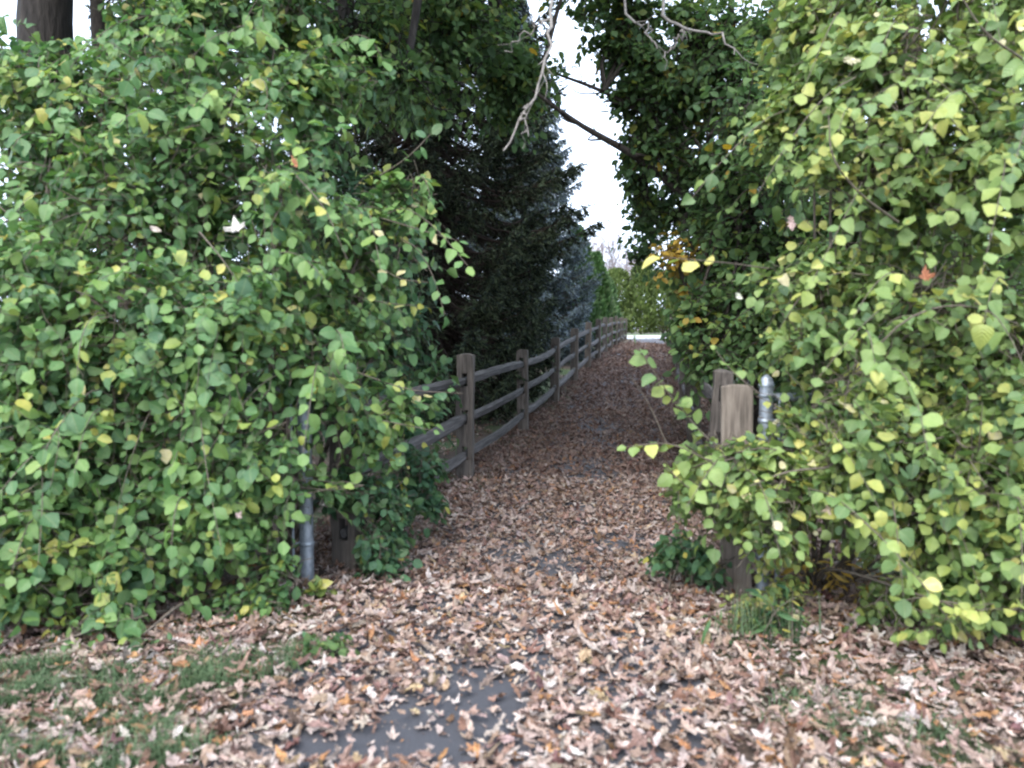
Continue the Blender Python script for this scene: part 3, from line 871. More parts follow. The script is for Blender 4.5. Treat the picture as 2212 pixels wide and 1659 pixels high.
plant('climbing_vine', 'leafy vine scrambling over the nearest left fence post', 'vine', [(-.88, 4.9, 0), (-.78, 4.8, 0)],
      [(790, 1060, 4.85, .15), (800, 1150, 4.75, .14), (830, 1230, 4.75, .13), (860, 1100, 5.1, .14), (800, 1270, 4.7, .10, .06), (745, 1050, 4.7, .12), (900, 1010, 5.4, .17), (920, 1080, 5.5, .09)],
      420, .055, .7, 'leaf_shade', yellow=.05, twig=.25, stem_r=.008, bias=.4, avoid=[[(690, 1100), (772, 1100), (768, 1260), (690, 1300)]], keep_low=.02)

# ------------------------------------------------------------------ shrubs on the right
POSTV = [(1560, 835), (1650, 815), (1700, 815), (1690, 890), (1645, 900), (1640, 930), (1570, 935)]
POST_FOOT = [(1550, 1185), (1600, 1195), (1630, 1165), (1670, 1175), (1665, 1245), (1610, 1295), (1555, 1305)]
FRONT_R = [(1400, 1330), (1560, 1300), (1900, 1390), (2212, 1390), (2212, 1659), (1300, 1659)]
UNDER_R = [(1710, 1220), (1830, 1200), (1900, 1210), (1900, 1280), (1850, 1330), (1710, 1330)]
RT = [(1340, 720), (1430, 700), (1560, 800), (1570, 930), (1470, 960), (1440, 1100), (1500, 1180), (1540, 1300), (1300, 1300)]
R_ROOTS = [(2.0, 4.7, 0), (2.6, 4.6, 0), (1.75, 4.55, 0), (3.1, 4.6, 0)]
plant('large_shrub', 'large yellow-green shrub engulfing the right steel post and chain link', 'shrub', R_ROOTS,
      [(1960, 140, 4.4, .58), (2150, 330, 4.1, .52), (1860, 400, 4.5, .45), (2010, 640, 4.1, .48), (1770, 600, 4.4, .32), (1850, 830, 4.0, .33), (2150, 860, 3.95, .48),
       (1920, 1050, 3.9, .34), (2120, 1180, 3.8, .33), (1710, 1060, 3.95, .25), (1570, 1010, 4.1, .20), (1650, 1150, 3.95, .18), (1480, 960, 4.15, .11), (1650, 970, 4.05, .12), (1720, 900, 4.1, .12), (1600, 1000, 4.0, .14), (1640, 1080, 3.95, .16), (1760, 230, 4.9, .36), (2060, 1310, 3.5, .14),
       (1760, 730, 4.2, .2), (1490, 1060, 4.15, .15), (1500, 1000, 4.1, .13), (2200, 80, 4.2, .4), (1820, 40, 4.9, .4), (2060, -60, 4.6, .5), (2150, 1060, 3.95, .36), (2190, 1240, 3.65, .24), (2060, 1150, 3.9, .26), (1990, 1190, 3.85, .24), (1950, 1260, 3.8, .16), (2100, 1000, 3.7, .28), (2200, 700, 4.0, .4), (1830, 940, 3.85, .2)],
      3300, .056, .86, 'leaf_right', sprays=70, yellow=.045, twig=.40, droop=.35, stem_r=.013, stem_mat='twig', avoid=[POSTV, POST_FOOT, FRONT_R, UNDER_R, RT], bias=.47,
      extra=[dict(pts=[at(1560, 980, 4.1), at(1460, 870, 4.0), at(1375, 745, 3.95)], n=15, r=.004, bias=.5, yellow=.02, size=.062, out=np.array([[-.1, -1.3, .2]])),
             dict(pts=[at(1600, 1000, 4.1), at(1510, 930, 4.0), at(1455, 850, 3.95)], n=12, r=.004, bias=.5, yellow=.05, size=.058, out=np.array([[-.1, -1.3, .2]])),
             dict(pts=[at(1600, 1080, 4.05), at(1500, 1060, 3.95), at(1440, 1010, 3.95)], n=12, r=.004, bias=.5, yellow=.05, size=.058, out=np.array([[-.1, -1.3, .2]])),
             dict(pts=[at(1440, 960, 4.0), at(1405, 880, 3.95), at(1362, 812, 3.9)], n=0, r=.004),
             dict(pts=[at(1660, 580, 4.1), at(1570, 568, 3.9), at(1430, 555, 3.8)], n=4, r=.004, bias=.72, yellow=.3, size=.07, **{'from': .55}),
             dict(pts=[at(1940, 480, 3.9), at(1860, 420, 3.75), at(1800, 340, 3.7), at(1790, 250, 3.7)], n=9, r=.007, bias=.6, yellow=.2),
             dict(pts=[at(1850, 800, 3.8), at(1960, 690, 3.65), at(2080, 660, 3.6), at(2200, 700, 3.6)], n=10, r=.006, bias=.55),
             dict(pts=[at(1640, 850, 4.0), at(1580, 800, 3.95), at(1545, 755, 3.95)], n=3, r=.004, bias=.5),
             dict(pts=[at(1790, 1010, 3.75), at(1700, 1020, 3.65), at(1620, 1050, 3.65)], n=6, r=.006, bias=.7, yellow=.4),
             dict(pts=[at(1560, 1010, 4.0), at(1450, 960, 3.95), at(1355, 965, 3.9)], n=9, r=.004, bias=.55),
             dict(pts=[at(2212, 130, 3.7), at(2120, 60, 3.6), at(2050, -60, 3.6)], n=4, r=.006, bias=.5)])
plant('small_shrub', 'small round-leaved sapling leaning beside the foot of the tan wooden post', 'shrub', [(1.0, 4.55, 0)],
      [(1490, 1190, 4.5, .14), (1540, 1220, 4.4, .1), (1450, 1200, 4.55, .08)], 80, .05, .8, 'leaf_shade', yellow=.03, twig=.22, stem_r=.006, bias=.55, keep_low=.02)
plant('yellowing_sprig', 'yellow-leaved sprig growing up the front of the right posts', 'shrub', [(1.28, 4.15, 0)],
      [(1690, 1270, 4.1, .09), (1620, 1300, 4.05, .07), (1700, 1180, 4.1, .08)], 46, .045, .8, 'leaf_right', yellow=.35, twig=.2, stem_r=.005, bias=.65, keep_low=.02)

# ------------------------------------------------------------------ small trees and the leaning tree on the right
GAPS = [SKY_GAP]
def tree(name, label, trunk_pts, trunk_r, limbs, blobs, n, size, ratio, mat, bark='bark_dark', group=None, avoid=None, yellow=.03, twig=.6, nleaf=9, bias=.42, avoid_p=.93, far=False, shell=.3):
    base = trunk_pts[0]
    th = thing(name, label, 'tree', base, group)
    g = Geo()
    c = curve(trunk_pts, 18)
    rr = np.linspace(trunk_r, trunk_r * .5, 18); rr[:2] *= [1.35, 1.1]
    g.add(*tubes(c, rr, 14, .035))
    g.build('trunk', M[bark], th)
    for pts, r in limbs:
        g = Geo()
        c = curve(pts, 16)
        rr = np.linspace(r, r * .3, 16)
        g.add(*tubes(c, rr, 8, .05))
        for _ in range(5):       # forks
            i = rng.integers(5, 14)
            d = nrm(c[i] - c[i - 1]) + rng.normal(size=3) * .5
            L = rng.uniform(.3, .75)
            w = rng.normal(size=(3, 3)) * .055
            g.add(*tubes(curve([c[i], c[i] + d * L * .3 + w[0], c[i] + d * L * .65 + w[1] + [0, 0, .03], c[i] + d * L + w[2]], 10), np.linspace(rr[i] * .42, .003, 10), 5))
        g.build('limb', M[bark], th)
    roots = [trunk_pts[-1]] + [q for pts, r in limbs for q in curve(pts, 7)[2:]]
    plant(th, None, None, roots, blobs, limbs3=True, clump=.27, n_twigs=n, size=size, ratio=ratio, mat=mat, yellow=yellow, twig=twig, nleaf=nleaf, stem_mat=bark, stem_r=trunk_r * .25, avoid=avoid, bias=bias,
          parts=('branchwork', 'crown'), avoid_p=avoid_p, twig_r=.005, shell=shell)
    return th

RG = [(1290, 500), (1360, 560), (1430, 600), (1445, 740), (1480, 800), (1480, 900), (1340, 900), (1300, 700)]
tree('leaning_tree', 'dark-limbed leafy tree leaning from the right across the path', [(3.0, 9.6, float(gz(0, 9.6))), (2.9, 9.5, 1.2), (2.5, 9.3, 2.4), at(1500, 440, 9.1)], .13,
     [([at(1500, 440, 9.1), at(1386, 346, 9.0), at(1256, 271, 8.9), at(1150, 195, 8.8)], .055),
      ([at(1480, 330, 9.2), at(1427, 271, 9.1), at(1307, 200, 9.0), at(1175, 150, 8.9)], .042),
      ([at(1640, 470, 8.6), at(1560, 380, 8.6), at(1500, 300, 8.6)], .05),
      ([at(1600, 250, 8.8), at(1585, 100, 8.8), at(1575, -80, 8.8)], .06)],
     [(1650, 130, 8.6, .9), (1500, 90, 9, .65), (1360, 40, 9.2, .42), (1440, 220, 9, .45), (1540, 370, 8.9, .62), (1650, 520, 8.2, .75), (1490, 470, 9.4, .42), (1620, 660, 7.6, .48),
      (1530, 590, 8.8, .5), (1560, 740, 7.4, .35), (1760, 350, 8.2, .8), (1400, 150, 9.2, .4), (1345, -40, 9.2, .4), (1760, 80, 8.0, .7), (1250, -80, 9.2, .3), (1780, 700, 7.2, .8), (1900, 450, 7.5, .9), (1420, 300, 9, .28), (1400, 225, 9, .25), (1460, 350, 9, .3), (1335, 100, 9.2, .22), (1245, 40, 9, .22), (1215, 140, 8.8, .14), (1385, 300, 9.3, .26), (1375, 385, 9.6, .22), (1345, 215, 9.2, .22), (1335, 60, 9.2, .3), (1400, 480, 10, .25), (1390, 550, 10.5, .2), (1620, 260, 7.6, .6), (1700, 330, 6.6, .45), (1500, 670, 7.6, .3), (1480, 720, 8.2, .25), (1400, 420, 9.6, .25)],
     4600, .080, .68, 'leaf_tree', avoid=[SKY_GAP, SKY_TOP, RG, POSTV], yellow=.03, twig=.5, avoid_p=.88)
# bare pale boughs hanging from it
def bare_bough(parent, pts, r, mat='pale_twig'):
    g = Geo()
    c = curve(pts, 18)
    c[1:-1] += rng.normal(size=(16, 3)) * .014
    rr = np.linspace(r, r * .4, 18)
    g.add(*tubes(c, rr, 7, .12))
    for _ in range(3):
        i = rng.integers(7, 17)
        d = nrm(c[i] - c[i - 1]) + rng.normal(size=3) * .7
        L = rng.uniform(.05, .16)
        g.add(*tubes(curve([c[i], c[i] + d * L * .5 + rng.normal(size=3) * .012, c[i] + d * L], 6), np.linspace(rr[i] * .55, .0015, 6), 5))
    return g.build('bare_bough', M[mat], parent)
lt = bpy.data.objects['leaning_tree']
for pts, r in (([(1.7, 7.2, 5.6), at(1435, 5, 6.4), at(1480, 62, 6.2), at(1550, 72, 6.1), at(1586, 118, 6.0)], .015),
               ([at(1480, 62, 6.2), at(1455, 95, 6.15), at(1432, 125, 6.1)], .010),
               ([(1.5, 7.2, 5.7), at(1355, -10, 6.4), at(1395, 55, 6.2), at(1420, 105, 6.1)], .012)):
    bare_bough(lt, pts, r)

# big shade tree on the left
OVER = [(700, 260), (1000, 300), (1180, 330), (1200, 900), (700, 900)]
st = tree('shade_tree', 'tall broad-trunked shade tree at the upper left, its leaves overhanging the path', [(-4.5, 7.9, 0), (-4.35, 7.8, 2.0), (-4.3, 7.7, 4.5), (-3.9, 7.7, 7.0)], .34,
     [([(-4.28, 7.7, 4.8), (-2.5, 7.5, 6.5), (-.6, 7.6, 6.6), (1.2, 7.8, 6.9)], .14),
      ([(-4.0, 7.7, 5.5), (-3.2, 9, 7.2), (-1.5, 10.5, 8.2)], .12),
      ],
     [(760, 90, 7.8, .75), (930, 60, 8.4, .75), (1080, 90, 9.2, .6), (1110, 210, 9.6, .35), (560, 60, 7.5, .7), (400, 110, 7.0, .5), (820, 200, 9.5, .6), (880, 150, 6.6, .2)],
     1500, .09, .62, 'leaf_tree', 'bark', avoid=[SKY_GAP, OVER, TRUNK_GAP, TRUNK_SEEN], yellow=.02, avoid_p=.97)
for pts, r in (([(.2, 6.4, 5.2), at(1192, -20, 5.4), at(1183, 110, 5.1), at(1142, 225, 5.0), at(1087, 326, 4.95)], .013),
               ([at(1142, 225, 5.0), at(1128, 262, 4.95), at(1142, 292, 4.9)], .008),
               ([at(1188, 40, 5.3), at(1150, 60, 5.3), at(1090, 110, 5.35)], .008)):
    bare_bough(st, pts, r)
tree('slim_tree', 'slim dark trunk standing right behind the broad upper-left trunk', [(-4.6, 9.5, 0), (-4.5, 9.5, 2), at(212, 60, 9.5), at(225, -250, 9.5)], .12, [],
     [np.array([-4.4, 9.5, 7.5, 1.3, 1.3])], 150, .12, .62, 'leaf_tree')

# high unseen canopy above the picture, added to darken the path below
def B(x, y, z, r, rz=None): return np.array([x, y, z, r, rz or r])
tree('unseen_canopy_tree', 'unseen tall leafy tree behind the left fence, its crown added to shade the path', [(-2.9, 10.5, 0), (-2.8, 10.6, 3), (-2.2, 10.8, 6.0), (-1.4, 11, 8)], .22, [],
     [B(-2.5, 6.8, 7.4, 1.9, 1.4), B(-.4, 8, 7.3, 1.8, 1.2), B(1.5, 10, 8.0, 2.0, 1.2), B(-4.5, 8, 8.2, 2.4, 1.8), B(0, 13, 10.2, 2.6, 1.6), B(-3, 13, 9.5, 2.8, 2.2), B(-6.5, 9, 7.5, 2.2), B(-1.6, 9.5, 7.6, 1.8, 1.0), B(.6, 6.6, 6.6, 1.5, .9), B(-.8, 5.4, 5.4, 1.3, .8), B(-2.6, 5.7, 5.8, 1.4, .9)],
     3600, .15, .65, 'leaf_tree', 'bark_dark', twig=.9, avoid=[[(0, 0), (2212, 0), (2212, 1659), (0, 1659)]], avoid_p=1.0)
tree('unseen_canopy_tree', 'unseen tall leafy tree among the right-hand shrubs, its crown added to shade the path', [(6.4, 12.5, 0), (6.2, 12.4, 3), (5.6, 11.8, 6.0), (4.8, 11.2, 8)], .2, [],
     [B(5.2, 8, 7.0, 2.2, 1.7), B(2.5, 10.5, 8.0, 1.8, 1.2), B(5, 13, 9.5, 2.8, 2.2), B(3.2, 14.5, 10.5, 2.2, 1.6), B(7.5, 9.5, 7, 2.4), B(3.4, 18, 11.5, 2.5, 1.5), B(1.2, 15.5, 9.6, 2.2, 1.2), B(2.8, 21, 11, 2.4, 1.3), B(6.5, 17, 9, 3, 2.2), B(.7, 5.8, 5.6, 1.0, .6)],
     3200, .15, .65, 'leaf_tree', 'bark_dark', twig=.9, avoid=[[(0, 0), (2212, 0), (2212, 1659), (0, 1659)]], avoid_p=1.0)

# ------------------------------------------------------------------ spruces
def spruce(label, x, y, H, Rad, mat, zlow=.6, dead=.45, whorl=.34, nb=8, seed=1, full=99, dens=1.0, side=None, group='spruces behind the left fence', sway=1.0):
    g = np.random.default_rng(seed)
    z0 = float(gz(x, y))
    th = thing('spruce', label, 'tree', (x, y, z0), group)
    t = Geo()
    t.add(*tubes(np.array([[x, y, z0 - .1], [x, y, z0 + H * .3], [x, y, z0 + H * .7], [x, y, z0 + H]]), np.array([H * .018, H * .014, H * .007, .01]), 10))
    t.build('trunk', M['bark_dark'], th)
    wood, dry, need = Geo(), Geo(), Geo()
    z = zlow
    PB, RB, SP, SD, SR = [], [], [], [], []
    while z < H - .15:
        step = whorl if z < full else whorl * 2
        L0 = Rad * (1 - z / H) ** .85
        n = nb if L0 > .8 else max(5, nb - 3)
        off = g.uniform(0, 6.28)
        for b in range(n):
            a = off + b * 2 * np.pi / n + g.normal() * .18
            L = L0 * g.uniform(.72, 1.12)
            d = np.array([math.cos(a), math.sin(a), 0])
            if z < 2.5 and d[0] - .183 * d[1] > .05:      # boughs end where the fence stands
                L = min(L, max(.35, (xl(y) - .15 - x) / (d[0] - .183 * d[1])))
            s = np.linspace(0, 1, 8)
            sag = .30 * L * sway
            P = np.array([x, y, z0 + z + g.normal() * .06]) + d * (L * s)[:, None]
            P[:, 2] += -sag * np.sin(s * 2.3) * .9 + .12 * L * s ** 3
            PB.append(P); RB.append(np.linspace(.02 + .006 * L, .005, 8))
            m = max(5, int(L / .085 * dens))
            for k in range(m):
                u = (k + .6) / m
                f = u * 7; i = min(int(f), 6); q = P[i] * (1 - f + i) + P[i + 1] * (f - i)
                if g.random() < .1: continue
                for sg in (-1, 1):
                    sd = np.array([-d[1], d[0], 0]) * sg
                    tl = (.16 + .42 * (1 - u) * min(L / 2.2, 1)) * g.uniform(.7, 1.3)
                    dd = .75 * sd + .55 * d + np.array([0, 0, -.35 - .35 * g.random()]) + g.normal(size=3) * .15
                    SP.append(q); SD.append(dd / np.linalg.norm(dd) * tl)
                    SR.append(u)
            SP.append(P[-2]); SD.append((P[-1] - P[-2]) * 1.4); SR.append(1.0)
        z += step
    PB = np.array(PB); RB = np.array(RB)
    wood.add(*tubes(PB, RB, 5))
    wood.build('branchwork', M['dead_twig'], th)
    SP, SD, SR = np.array(SP), np.array(SD), np.array(SR)
    # dry bare twigs near the trunk, needles outside
    isdead = g.random(len(SP)) < np.clip((dead - SR) * 3.0 + .25, .02, .95)
    T = np.stack([SP + SD * s + np.array([0, 0, -.12]) * np.linalg.norm(SD, axis=1)[:, None] * s * s for s in np.linspace(0, 1, 4)], 1)
    dry.add(*tubes(T, np.broadcast_to(np.array([.006, .005, .004, .002]), (len(T), 4)), 3))
    dry.build('dry_twig', M['dead_twig'], th)
    live = np.where(~isdead)[0]
    K = 28
    n = len(live)
    s = g.random((n, K))
    p = SP[live][:, None] + SD[live][:, None] * s[..., None]
    p[..., 2] -= .12 * np.linalg.norm(SD[live], axis=1)[:, None] * s ** 2
    dn = nrm(SD[live])[:, None] * .8 + g.standard_normal((n, K, 3)) * .55 + np.array([0, 0, .05])
    dn = nrm(dn)
    ln = g.uniform(.06, .12, (n, K, 1))
    sd = nrm(np.cross(dn, g.standard_normal((n, K, 3)))) * g.uniform(.011, .021, (n, K, 1))
    V = np.stack([p - sd, p + sd, p + dn * ln], 2).reshape(-1, 3)
    tri = np.arange(n * K * 3).reshape(-1, 3)
    rnd = np.clip(.25 + .6 * SR[live][:, None] + g.normal(0, .15, (n, K)), 0, 1)
    A = np.stack([np.zeros((n, K, 3)), np.full((n, K, 3), .5), np.repeat(rnd[:, :, None], 3, 2)], -1).reshape(-1, 3)
    need.add(V, [tri], A)
    need.build('needles', M[mat], th, True, ('leaf', 'FLOAT_VECTOR'))
    return th

spruce('large dark spruce with brown dry lower boughs behind the left fence', -1.45, 14.2, 15.0, 3.3, 'needle', dead=.62, seed=3, full=8.5, nb=12, whorl=.25, zlow=.7)
spruce('blue-grey spruce with a pointed slope standing beyond the dark spruce', .25, 24.0, 10.6, 3.0, 'needle_blue', dead=.2, seed=5, nb=13, whorl=.25)
spruce('dark spruce filling the space between the large dark spruce and the blue-grey one', -2.9, 20.0, 11.0, 3.0, 'needle', dead=.4, seed=11, nb=8, whorl=.4, dens=.8, full=6)
spruce('dark spruce half hidden behind the left shrub', -6.3, 15.5, 14.0, 3.2, 'needle', dead=.4, seed=8, nb=7, whorl=.5, dens=.7, full=8)

# ------------------------------------------------------------------ arborvitae
def arborvitae(label, x, y, H, r, mat, seed, group, n=5200, wob=.12, sz=.22, blunt=.55):
    g = np.random.default_rng(seed)
    z0 = float(gz(x, y))
    th = thing('arborvitae', label, 'tree', (x, y, z0), group)
    t = Geo(); t.add(*tubes(np.array([[x, y, z0 - .1], [x, y, z0 + H * .5], [x, y, z0 + H * .93]]), np.array([.09, .06, .015]), 8))
    t.build('trunk', M['bark_dark'], th)
    h = g.random(n) ** .85
    a = g.uniform(0, 2 * np.pi, n)
    prof = np.where(h < .12, .75 + h * 2, 1.0) * np.clip(1 - h, 0, 1) ** blunt
    lob = 1 + wob * np.sin(a * 3 + h * 9 + seed) + wob * .7 * np.sin(a * 5 - h * 14 + seed * 2)
    rr = r * prof * lob * (.62 + .38 * g.random(n) ** .4)
    p = np.stack([x + rr * np.cos(a), y + rr * np.sin(a), z0 + .05 + h * H], -1)
    d = np.stack([np.cos(a) * .5, np.sin(a) * .5, np.full(n, .9)], -1) + g.standard_normal((n, 3)) * .3
    nm = np.stack([np.cos(a), np.sin(a), np.full(n, .1)], -1) + g.standard_normal((n, 3)) * .55
    d = nrm(d); nm = nrm(nm - (nm * d).sum(-1, keepdims=True) * d)
    V, F, A = leaf_verts(p, d, nm, sz * g.uniform(.6, 1.3, n), np.full(n, .42), np.clip(g.normal(.5, .2, n), 0, 1), g.uniform(-.2, .2, n), g.uniform(-.2, .4, n))
    f = Geo(); f.add(V, F, A)
    f.build('crown', M[mat], th, True, ('leaf', 'FLOAT_VECTOR'))
    return th
WORDS = ['nearest', 'second nearest', 'third', 'fourth', 'fifth', 'farthest']
for i, y in enumerate([29.0, 31.9, 34.8, 37.7, 40.6, 43.6]):
    arborvitae('%s green arborvitae in the row behind the far left fence' % WORDS[i], xl(y) - 1.05 + rng.normal() * .1, y, [4.3, 4.0, 3.8, 3.6, 3.4, 3.2][i], .85, 'cedar', 20 + i, 'arborvitae row behind the left fence', 4200)
ALAB = ['pointed olive arborvitae across the road, left of the gap', 'broad olive arborvitae across the road, middle of the gap', 'rounded olive arborvitae across the road, right of the gap']
FAR = [(1384, 64.5, 5.5, 1.45), (1432, 65.0, 4.9, 1.65), (1482, 65.0, 5.1, 1.7), (1330, 65, 5.0, 1.6)]
ALAB += ['olive arborvitae across the road, mostly hidden behind the row along the left fence']
for i, (xd, y, H, r) in enumerate(FAR):
    arborvitae(ALAB[i], (xd - CX) / FPX * y, y, H, r, 'cedar_olive', 40 + i, 'arborvitae across the road', 4200, sz=.30, wob=.2, blunt=[.42, .25, .28, .3, .3, .3][i])

# ------------------------------------------------------------------ distant bare trees
def bare_tree(label, x, y, H, seed):
    g = np.random.default_rng(seed)
    z0 = float(gz(x, y))
    th = thing('bare_tree', label, 'tree', (x, y, z0), 'bare trees in the distance')
    t = Geo()
    t.add(*tubes(curve([(x, y, z0), (x + .2, y, z0 + H * .3), (x, y, z0 + H * .6)], 8), np.linspace(.25, .12, 8), 8))
    t.build('trunk', M['haze_twig'], th)
    c = Geo()
    def grow(p, d, L, r, lev):
        q = p + d * L
        mid = (p + q) / 2 + g.normal(size=3) * L * .06
        c.add(*tubes(curve([p, mid, q], 4), np.linspace(r, r * .6, 4), 3))
        if lev == 0: return
        for _ in range(4 if lev > 1 else 5):
            nd = d + g.normal(size=3) * .55 + np.array([0, 0, .1]); nd /= np.linalg.norm(nd)
            grow(p + (q - p) * g.uniform(.5, 1), nd, L * g.uniform(.6, .85), r * .62, lev - 1)
    for k in range(6):
        a = k * 1.05; d = np.array([math.cos(a) * .6, math.sin(a) * .6, .8])
        grow(np.array([x, y, z0 + H * (.25 + .06 * k)]), d, H * .24, .10, 4)
    c.build('crown', M['haze_twig'], th)
bare_tree('hazy leafless grey tree beyond the road, left of the gap', 9.2, 78, 9.5, 3)
bare_tree('hazy leafless grey tree beyond the road, right of the gap', 13.0, 84, 9.0, 4)

# ------------------------------------------------------------------ background shrubs and trees
def bg(name, label, x, y, blobs, n, size, mat, cat='shrub', group=None, avoid=None, yellow=.03, bias=.4, twig=.8):
    z0 = float(gz(x, y))
    return plant(name, label, cat, [(x, y, z0)], [B(x + b[0], y + b[1], z0 + b[2], b[3]) for b in blobs], n, size, .65, mat, yellow=yellow, twig=twig, stem_mat='bark_dark', stem_r=.05,
                 group=group, avoid=avoid, twig_r=.006, bias=bias)
GL = 'background shrubs left of the path'
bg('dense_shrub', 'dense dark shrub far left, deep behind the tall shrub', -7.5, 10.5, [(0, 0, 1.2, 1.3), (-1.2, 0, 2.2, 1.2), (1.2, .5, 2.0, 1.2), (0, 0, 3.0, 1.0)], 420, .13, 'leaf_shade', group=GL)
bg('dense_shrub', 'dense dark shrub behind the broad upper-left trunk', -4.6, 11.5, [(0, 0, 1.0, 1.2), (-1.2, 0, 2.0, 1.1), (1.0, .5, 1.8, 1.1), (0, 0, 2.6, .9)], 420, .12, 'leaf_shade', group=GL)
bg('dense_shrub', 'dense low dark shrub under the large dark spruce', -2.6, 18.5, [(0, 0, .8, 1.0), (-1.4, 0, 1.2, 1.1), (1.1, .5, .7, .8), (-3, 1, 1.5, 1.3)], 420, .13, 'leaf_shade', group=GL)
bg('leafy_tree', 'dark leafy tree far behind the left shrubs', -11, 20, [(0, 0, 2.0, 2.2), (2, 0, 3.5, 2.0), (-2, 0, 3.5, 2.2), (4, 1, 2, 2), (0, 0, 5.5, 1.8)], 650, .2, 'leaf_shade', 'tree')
GR = 'background shrubs right of the path'
rgap = [SKY_GAP, RG]
bg('dense_shrub', 'dense green shrub behind the upper part of the large yellow-green shrub', 4.6, 7.4, [(0, 0, 1.0, 1.0), (-.7, .3, 2.0, .8), (.9, 0, 2.2, 1.0), (0, 0, 3.2, .9), (1.8, -.6, 1.2, 1.0)], 620, .095, 'leaf_tree', group=GR, avoid=rgap, twig=.6)
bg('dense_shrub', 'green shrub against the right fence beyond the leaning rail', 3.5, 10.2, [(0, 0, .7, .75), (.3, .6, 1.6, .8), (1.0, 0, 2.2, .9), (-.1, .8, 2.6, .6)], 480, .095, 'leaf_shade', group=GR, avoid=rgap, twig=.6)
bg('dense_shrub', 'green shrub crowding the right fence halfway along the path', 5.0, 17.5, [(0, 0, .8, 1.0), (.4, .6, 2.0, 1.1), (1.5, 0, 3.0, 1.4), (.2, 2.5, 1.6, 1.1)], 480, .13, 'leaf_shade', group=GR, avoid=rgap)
bg('gold_leaved_shrub', 'small shrub with orange-gold leaves beside the right fence', 2.3, 8.3, [(-.65, 0, 2.28, .17), (-.42, .1, 2.34, .16), (-.5, 0, 1.9, .12)], 34, .075, 'leaf_gold', twig=.35)
bg('olive_tree', 'olive-green hazy tree far along the right fence', 7.4, 28, [(0, 0, 2.2, 1.5), (.2, .5, 3.6, 1.4), (1.2, 0, 5, 1.6), (.3, 2, 1.2, 1.2), (-.3, 0, 4.6, .7)], 560, .16, 'leaf_olive', 'tree', avoid=[SKY_GAP])
bg('dense_shrub', 'dark shrub at the far end of the right fence', 8.8, 37, [(.3, 0, 1.2, 1.4), (1.2, .6, 2.6, 1.5), (2.5, 0, 3.5, 1.8), (2.6, 3, 2, 2)], 420, .2, 'leaf_shade', group=GR)
bg('leafy_tree', 'dark leafy tree far behind the right-hand shrubs', 9.5, 16, [(0, 0, 2.0, 2.0), (-1, 0, 3.5, 1.8), (2, 0, 3.5, 2.2), (0, -3, 2, 2), (0, 0, 5.5, 1.8)], 700, .18, 'leaf_tree', 'tree')

# ------------------------------------------------------------------ low plants
def sprout(label, xd, yd, r, n, size, mat, yellow=.03, bias=.5, name='seedling', ratio=.7):
    p = pt(xd, yd)
    z = float(gz(p[0], p[1]))
    return plant(name, label, 'plant', [(p[0], p[1], z)], [B(p[0], p[1], z + r * .75, r, r * .7), B(p[0] + r * .8, p[1], z + r * .5, r * .6), B(p[0] - r * .8, p[1] - .03, z + r * .5, r * .6)], n, size, ratio, mat, yellow=yellow,
                 twig=.14, stem_r=.004, bias=bias, nleaf=6, keep_low=.008, twig_r=.002, upward=.6)
sprout('small green seedling clump among the leaves below the steel post', 700, 1440, .10, 46, .04, 'leaf_shade', bias=.75)
sprout('leafy green weed patch at the foot of the left steel post', 560, 1340, .16, 60, .06, 'leaf_left', bias=.35)
sprout('yellow-green sprig right at the base of the left steel post', 690, 1310, .08, 18, .065, 'leaf_left', yellow=.25, bias=.72)
sprout('low green weed clump in front of the tan wooden post', 1660, 1390, .13, 60, .036, 'leaf_right', yellow=.1, bias=.4)
sprout('light green leafy clump at the right edge below the large shrub', 1900, 1370, .13, 60, .05, 'leaf_right', yellow=.05, bias=.5)
sprout('tiny green weed near the right edge of the picture', 2170, 1400, .08, 30, .035, 'leaf_right', bias=.35)

def strap_weed(label, xd, yd, n, h, mat, seed, lean=.9):
    p = pt(xd, yd); z = float(gz(p[0], p[1]))
    th = thing('weed', label, 'plant', (p[0], p[1], z), None)
    g = Geo(); s = Geo()
    gg = np.random.default_rng(seed)
    for k in range(n):
        a = gg.uniform(0, 6.28); L = h * gg.uniform(.6, 1.15)
        d = np.array([math.cos(a) * .5, math.sin(a) * .4, 1])
        q = np.array([p[0], p[1], z]) + gg.normal(size=3) * [.06, .05, 0]
        c = curve([q, q + d * L * .6, q + d * L + np.array([d[0], d[1], -.4]) * L * .35], 8)
        s.add(*tubes(c, np.linspace(.003, .0012, 8), 4))
        twig_leaves(g, c[None], .085, .2, .1, nleaf=11, bias=.5, droop=.4, out=np.array([[0, -.6, .5]]))
    s.build('stem', M['twig'], th); g.build('foliage', M[mat], th, True, ('leaf', 'FLOAT_VECTOR'))
strap_weed('golden narrow-leaved weed under the right shrub, beside the steel post', 1745, 1310, 6, .30, 'leaf_gold', 4)
strap_weed('golden narrow-leaved weed under the middle of the right shrub', 1860, 1320, 4, .22, 'leaf_gold', 5)
strap_weed('grey-green narrow-leaved weed in front of the right posts', 1660, 1420, 5, .26, 'leaf_shade', 6)

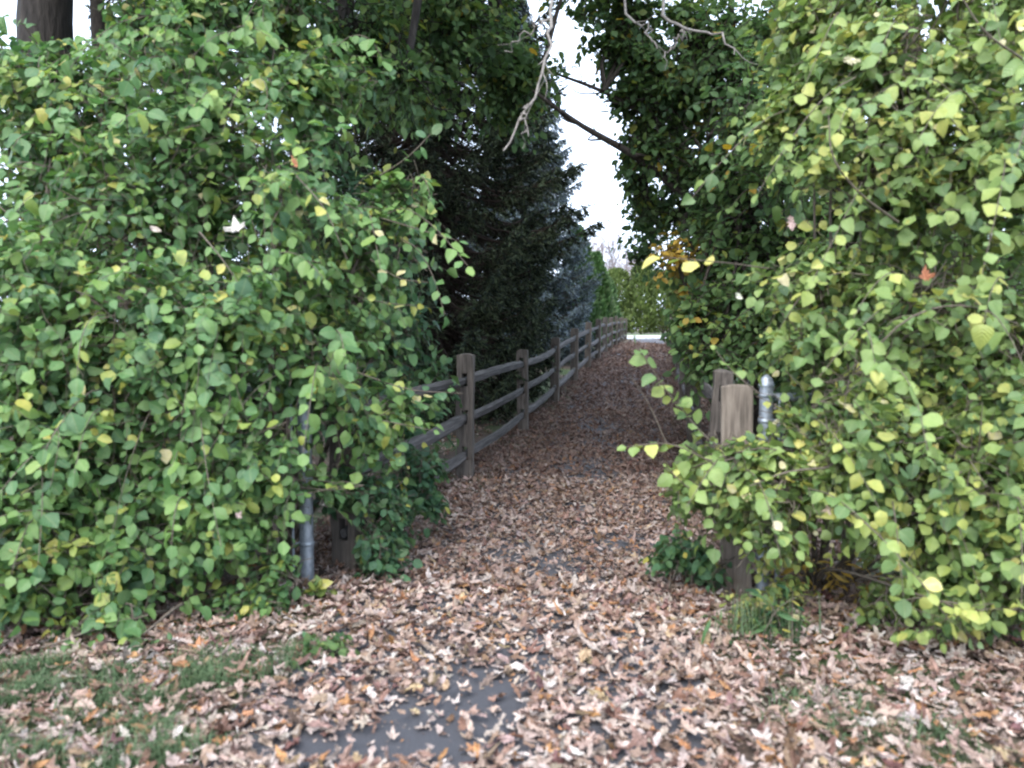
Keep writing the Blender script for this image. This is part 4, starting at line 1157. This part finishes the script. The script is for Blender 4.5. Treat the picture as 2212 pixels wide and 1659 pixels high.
# tall grass tuft at the right posts
g = Geo(); p = pt(1650, 1400); q = rng.standard_normal((260, 2)) * [.10, .06]
blades(g, p[0] + q[:, 0], p[1] + q[:, 1], .10, .28, .003, .8)
tag(g.build('grass_tuft', M['grass'], None, True, ('leaf', 'FLOAT_VECTOR'), (p[0], p[1], 0)), 'tall grass tuft at the foot of the right posts', 'grass')

# single fallen leaves caught in the shrubs
def caught(label, xd, yd, Y, size, tint, shape, tilt):
    g = Geo()
    p = at(xd, yd, Y)
    flat_leaves(g, OUT[shape], p[None], np.array([tilt], float), np.array([size]), np.array([tint]), np.array([.3]), np.array([.3]))
    tag(g.build('fallen_leaf', M['litter'], None, False, ('tint', 'FLOAT_COLOR'), p), label, 'leaf', 'dead leaves caught in the shrubs')
caught('orange maple leaf caught on the right shrub, halfway up', 2000, 600, 3.55, .055, (.42, .17, .09), 0, (.1, -1, .3))
caught('pale curled leaf hanging at the top of the right shrub', 1832, 130, 3.75, .06, (.60, .56, .36), 1, (.4, -1, .1))
caught('pale cream leaf caught in the middle of the tall left shrub', 510, 495, 3.95, .065, (.62, .58, .52), 0, (-.2, -1, .6))
caught('beige leaf with a split caught left of the cream leaf', 335, 495, 4.0, .05, (.55, .47, .40), 2, (.3, -1, .2))
caught('pinkish dead leaf caught low in the left shrub above the lawn', 515, 1115, 3.95, .035, (.5, .38, .36), 0, (0, -1, .3))
caught('brown oak leaf caught in the left shrub near the top of its dangling twig', 640, 355, 4.2, .05, (.40, .17, .09), 1, (.2, -1, .5))
caught('pinkish-brown leaf caught in the right shrub above the yellow twig', 1710, 480, 4.0, .06, (.40, .29, .26), 1, (-.5, -1, .2))
caught('tan leaf caught in the lower right shrub above the golden weeds', 1790, 1100, 3.55, .045, (.52, .40, .30), 0, (.1, -1, .3))
caught('big rust-orange leaf lying against the foot of the left shrubs beside the steel post', 525, 1215, 4.35, .085, (.38, .15, .06), 0, (.2, -1, .5))
caught('rust-brown leaf in the dark recess under the far left shrub', 100, 1195, 4.0, .085, (.28, .11, .05), 0, (.4, -1, .4))
caught('white-green leaf caught beside the left edge of the right shrub', 1595, 640, 3.85, .045, (.62, .62, .48), 2, (.6, -1, .1))
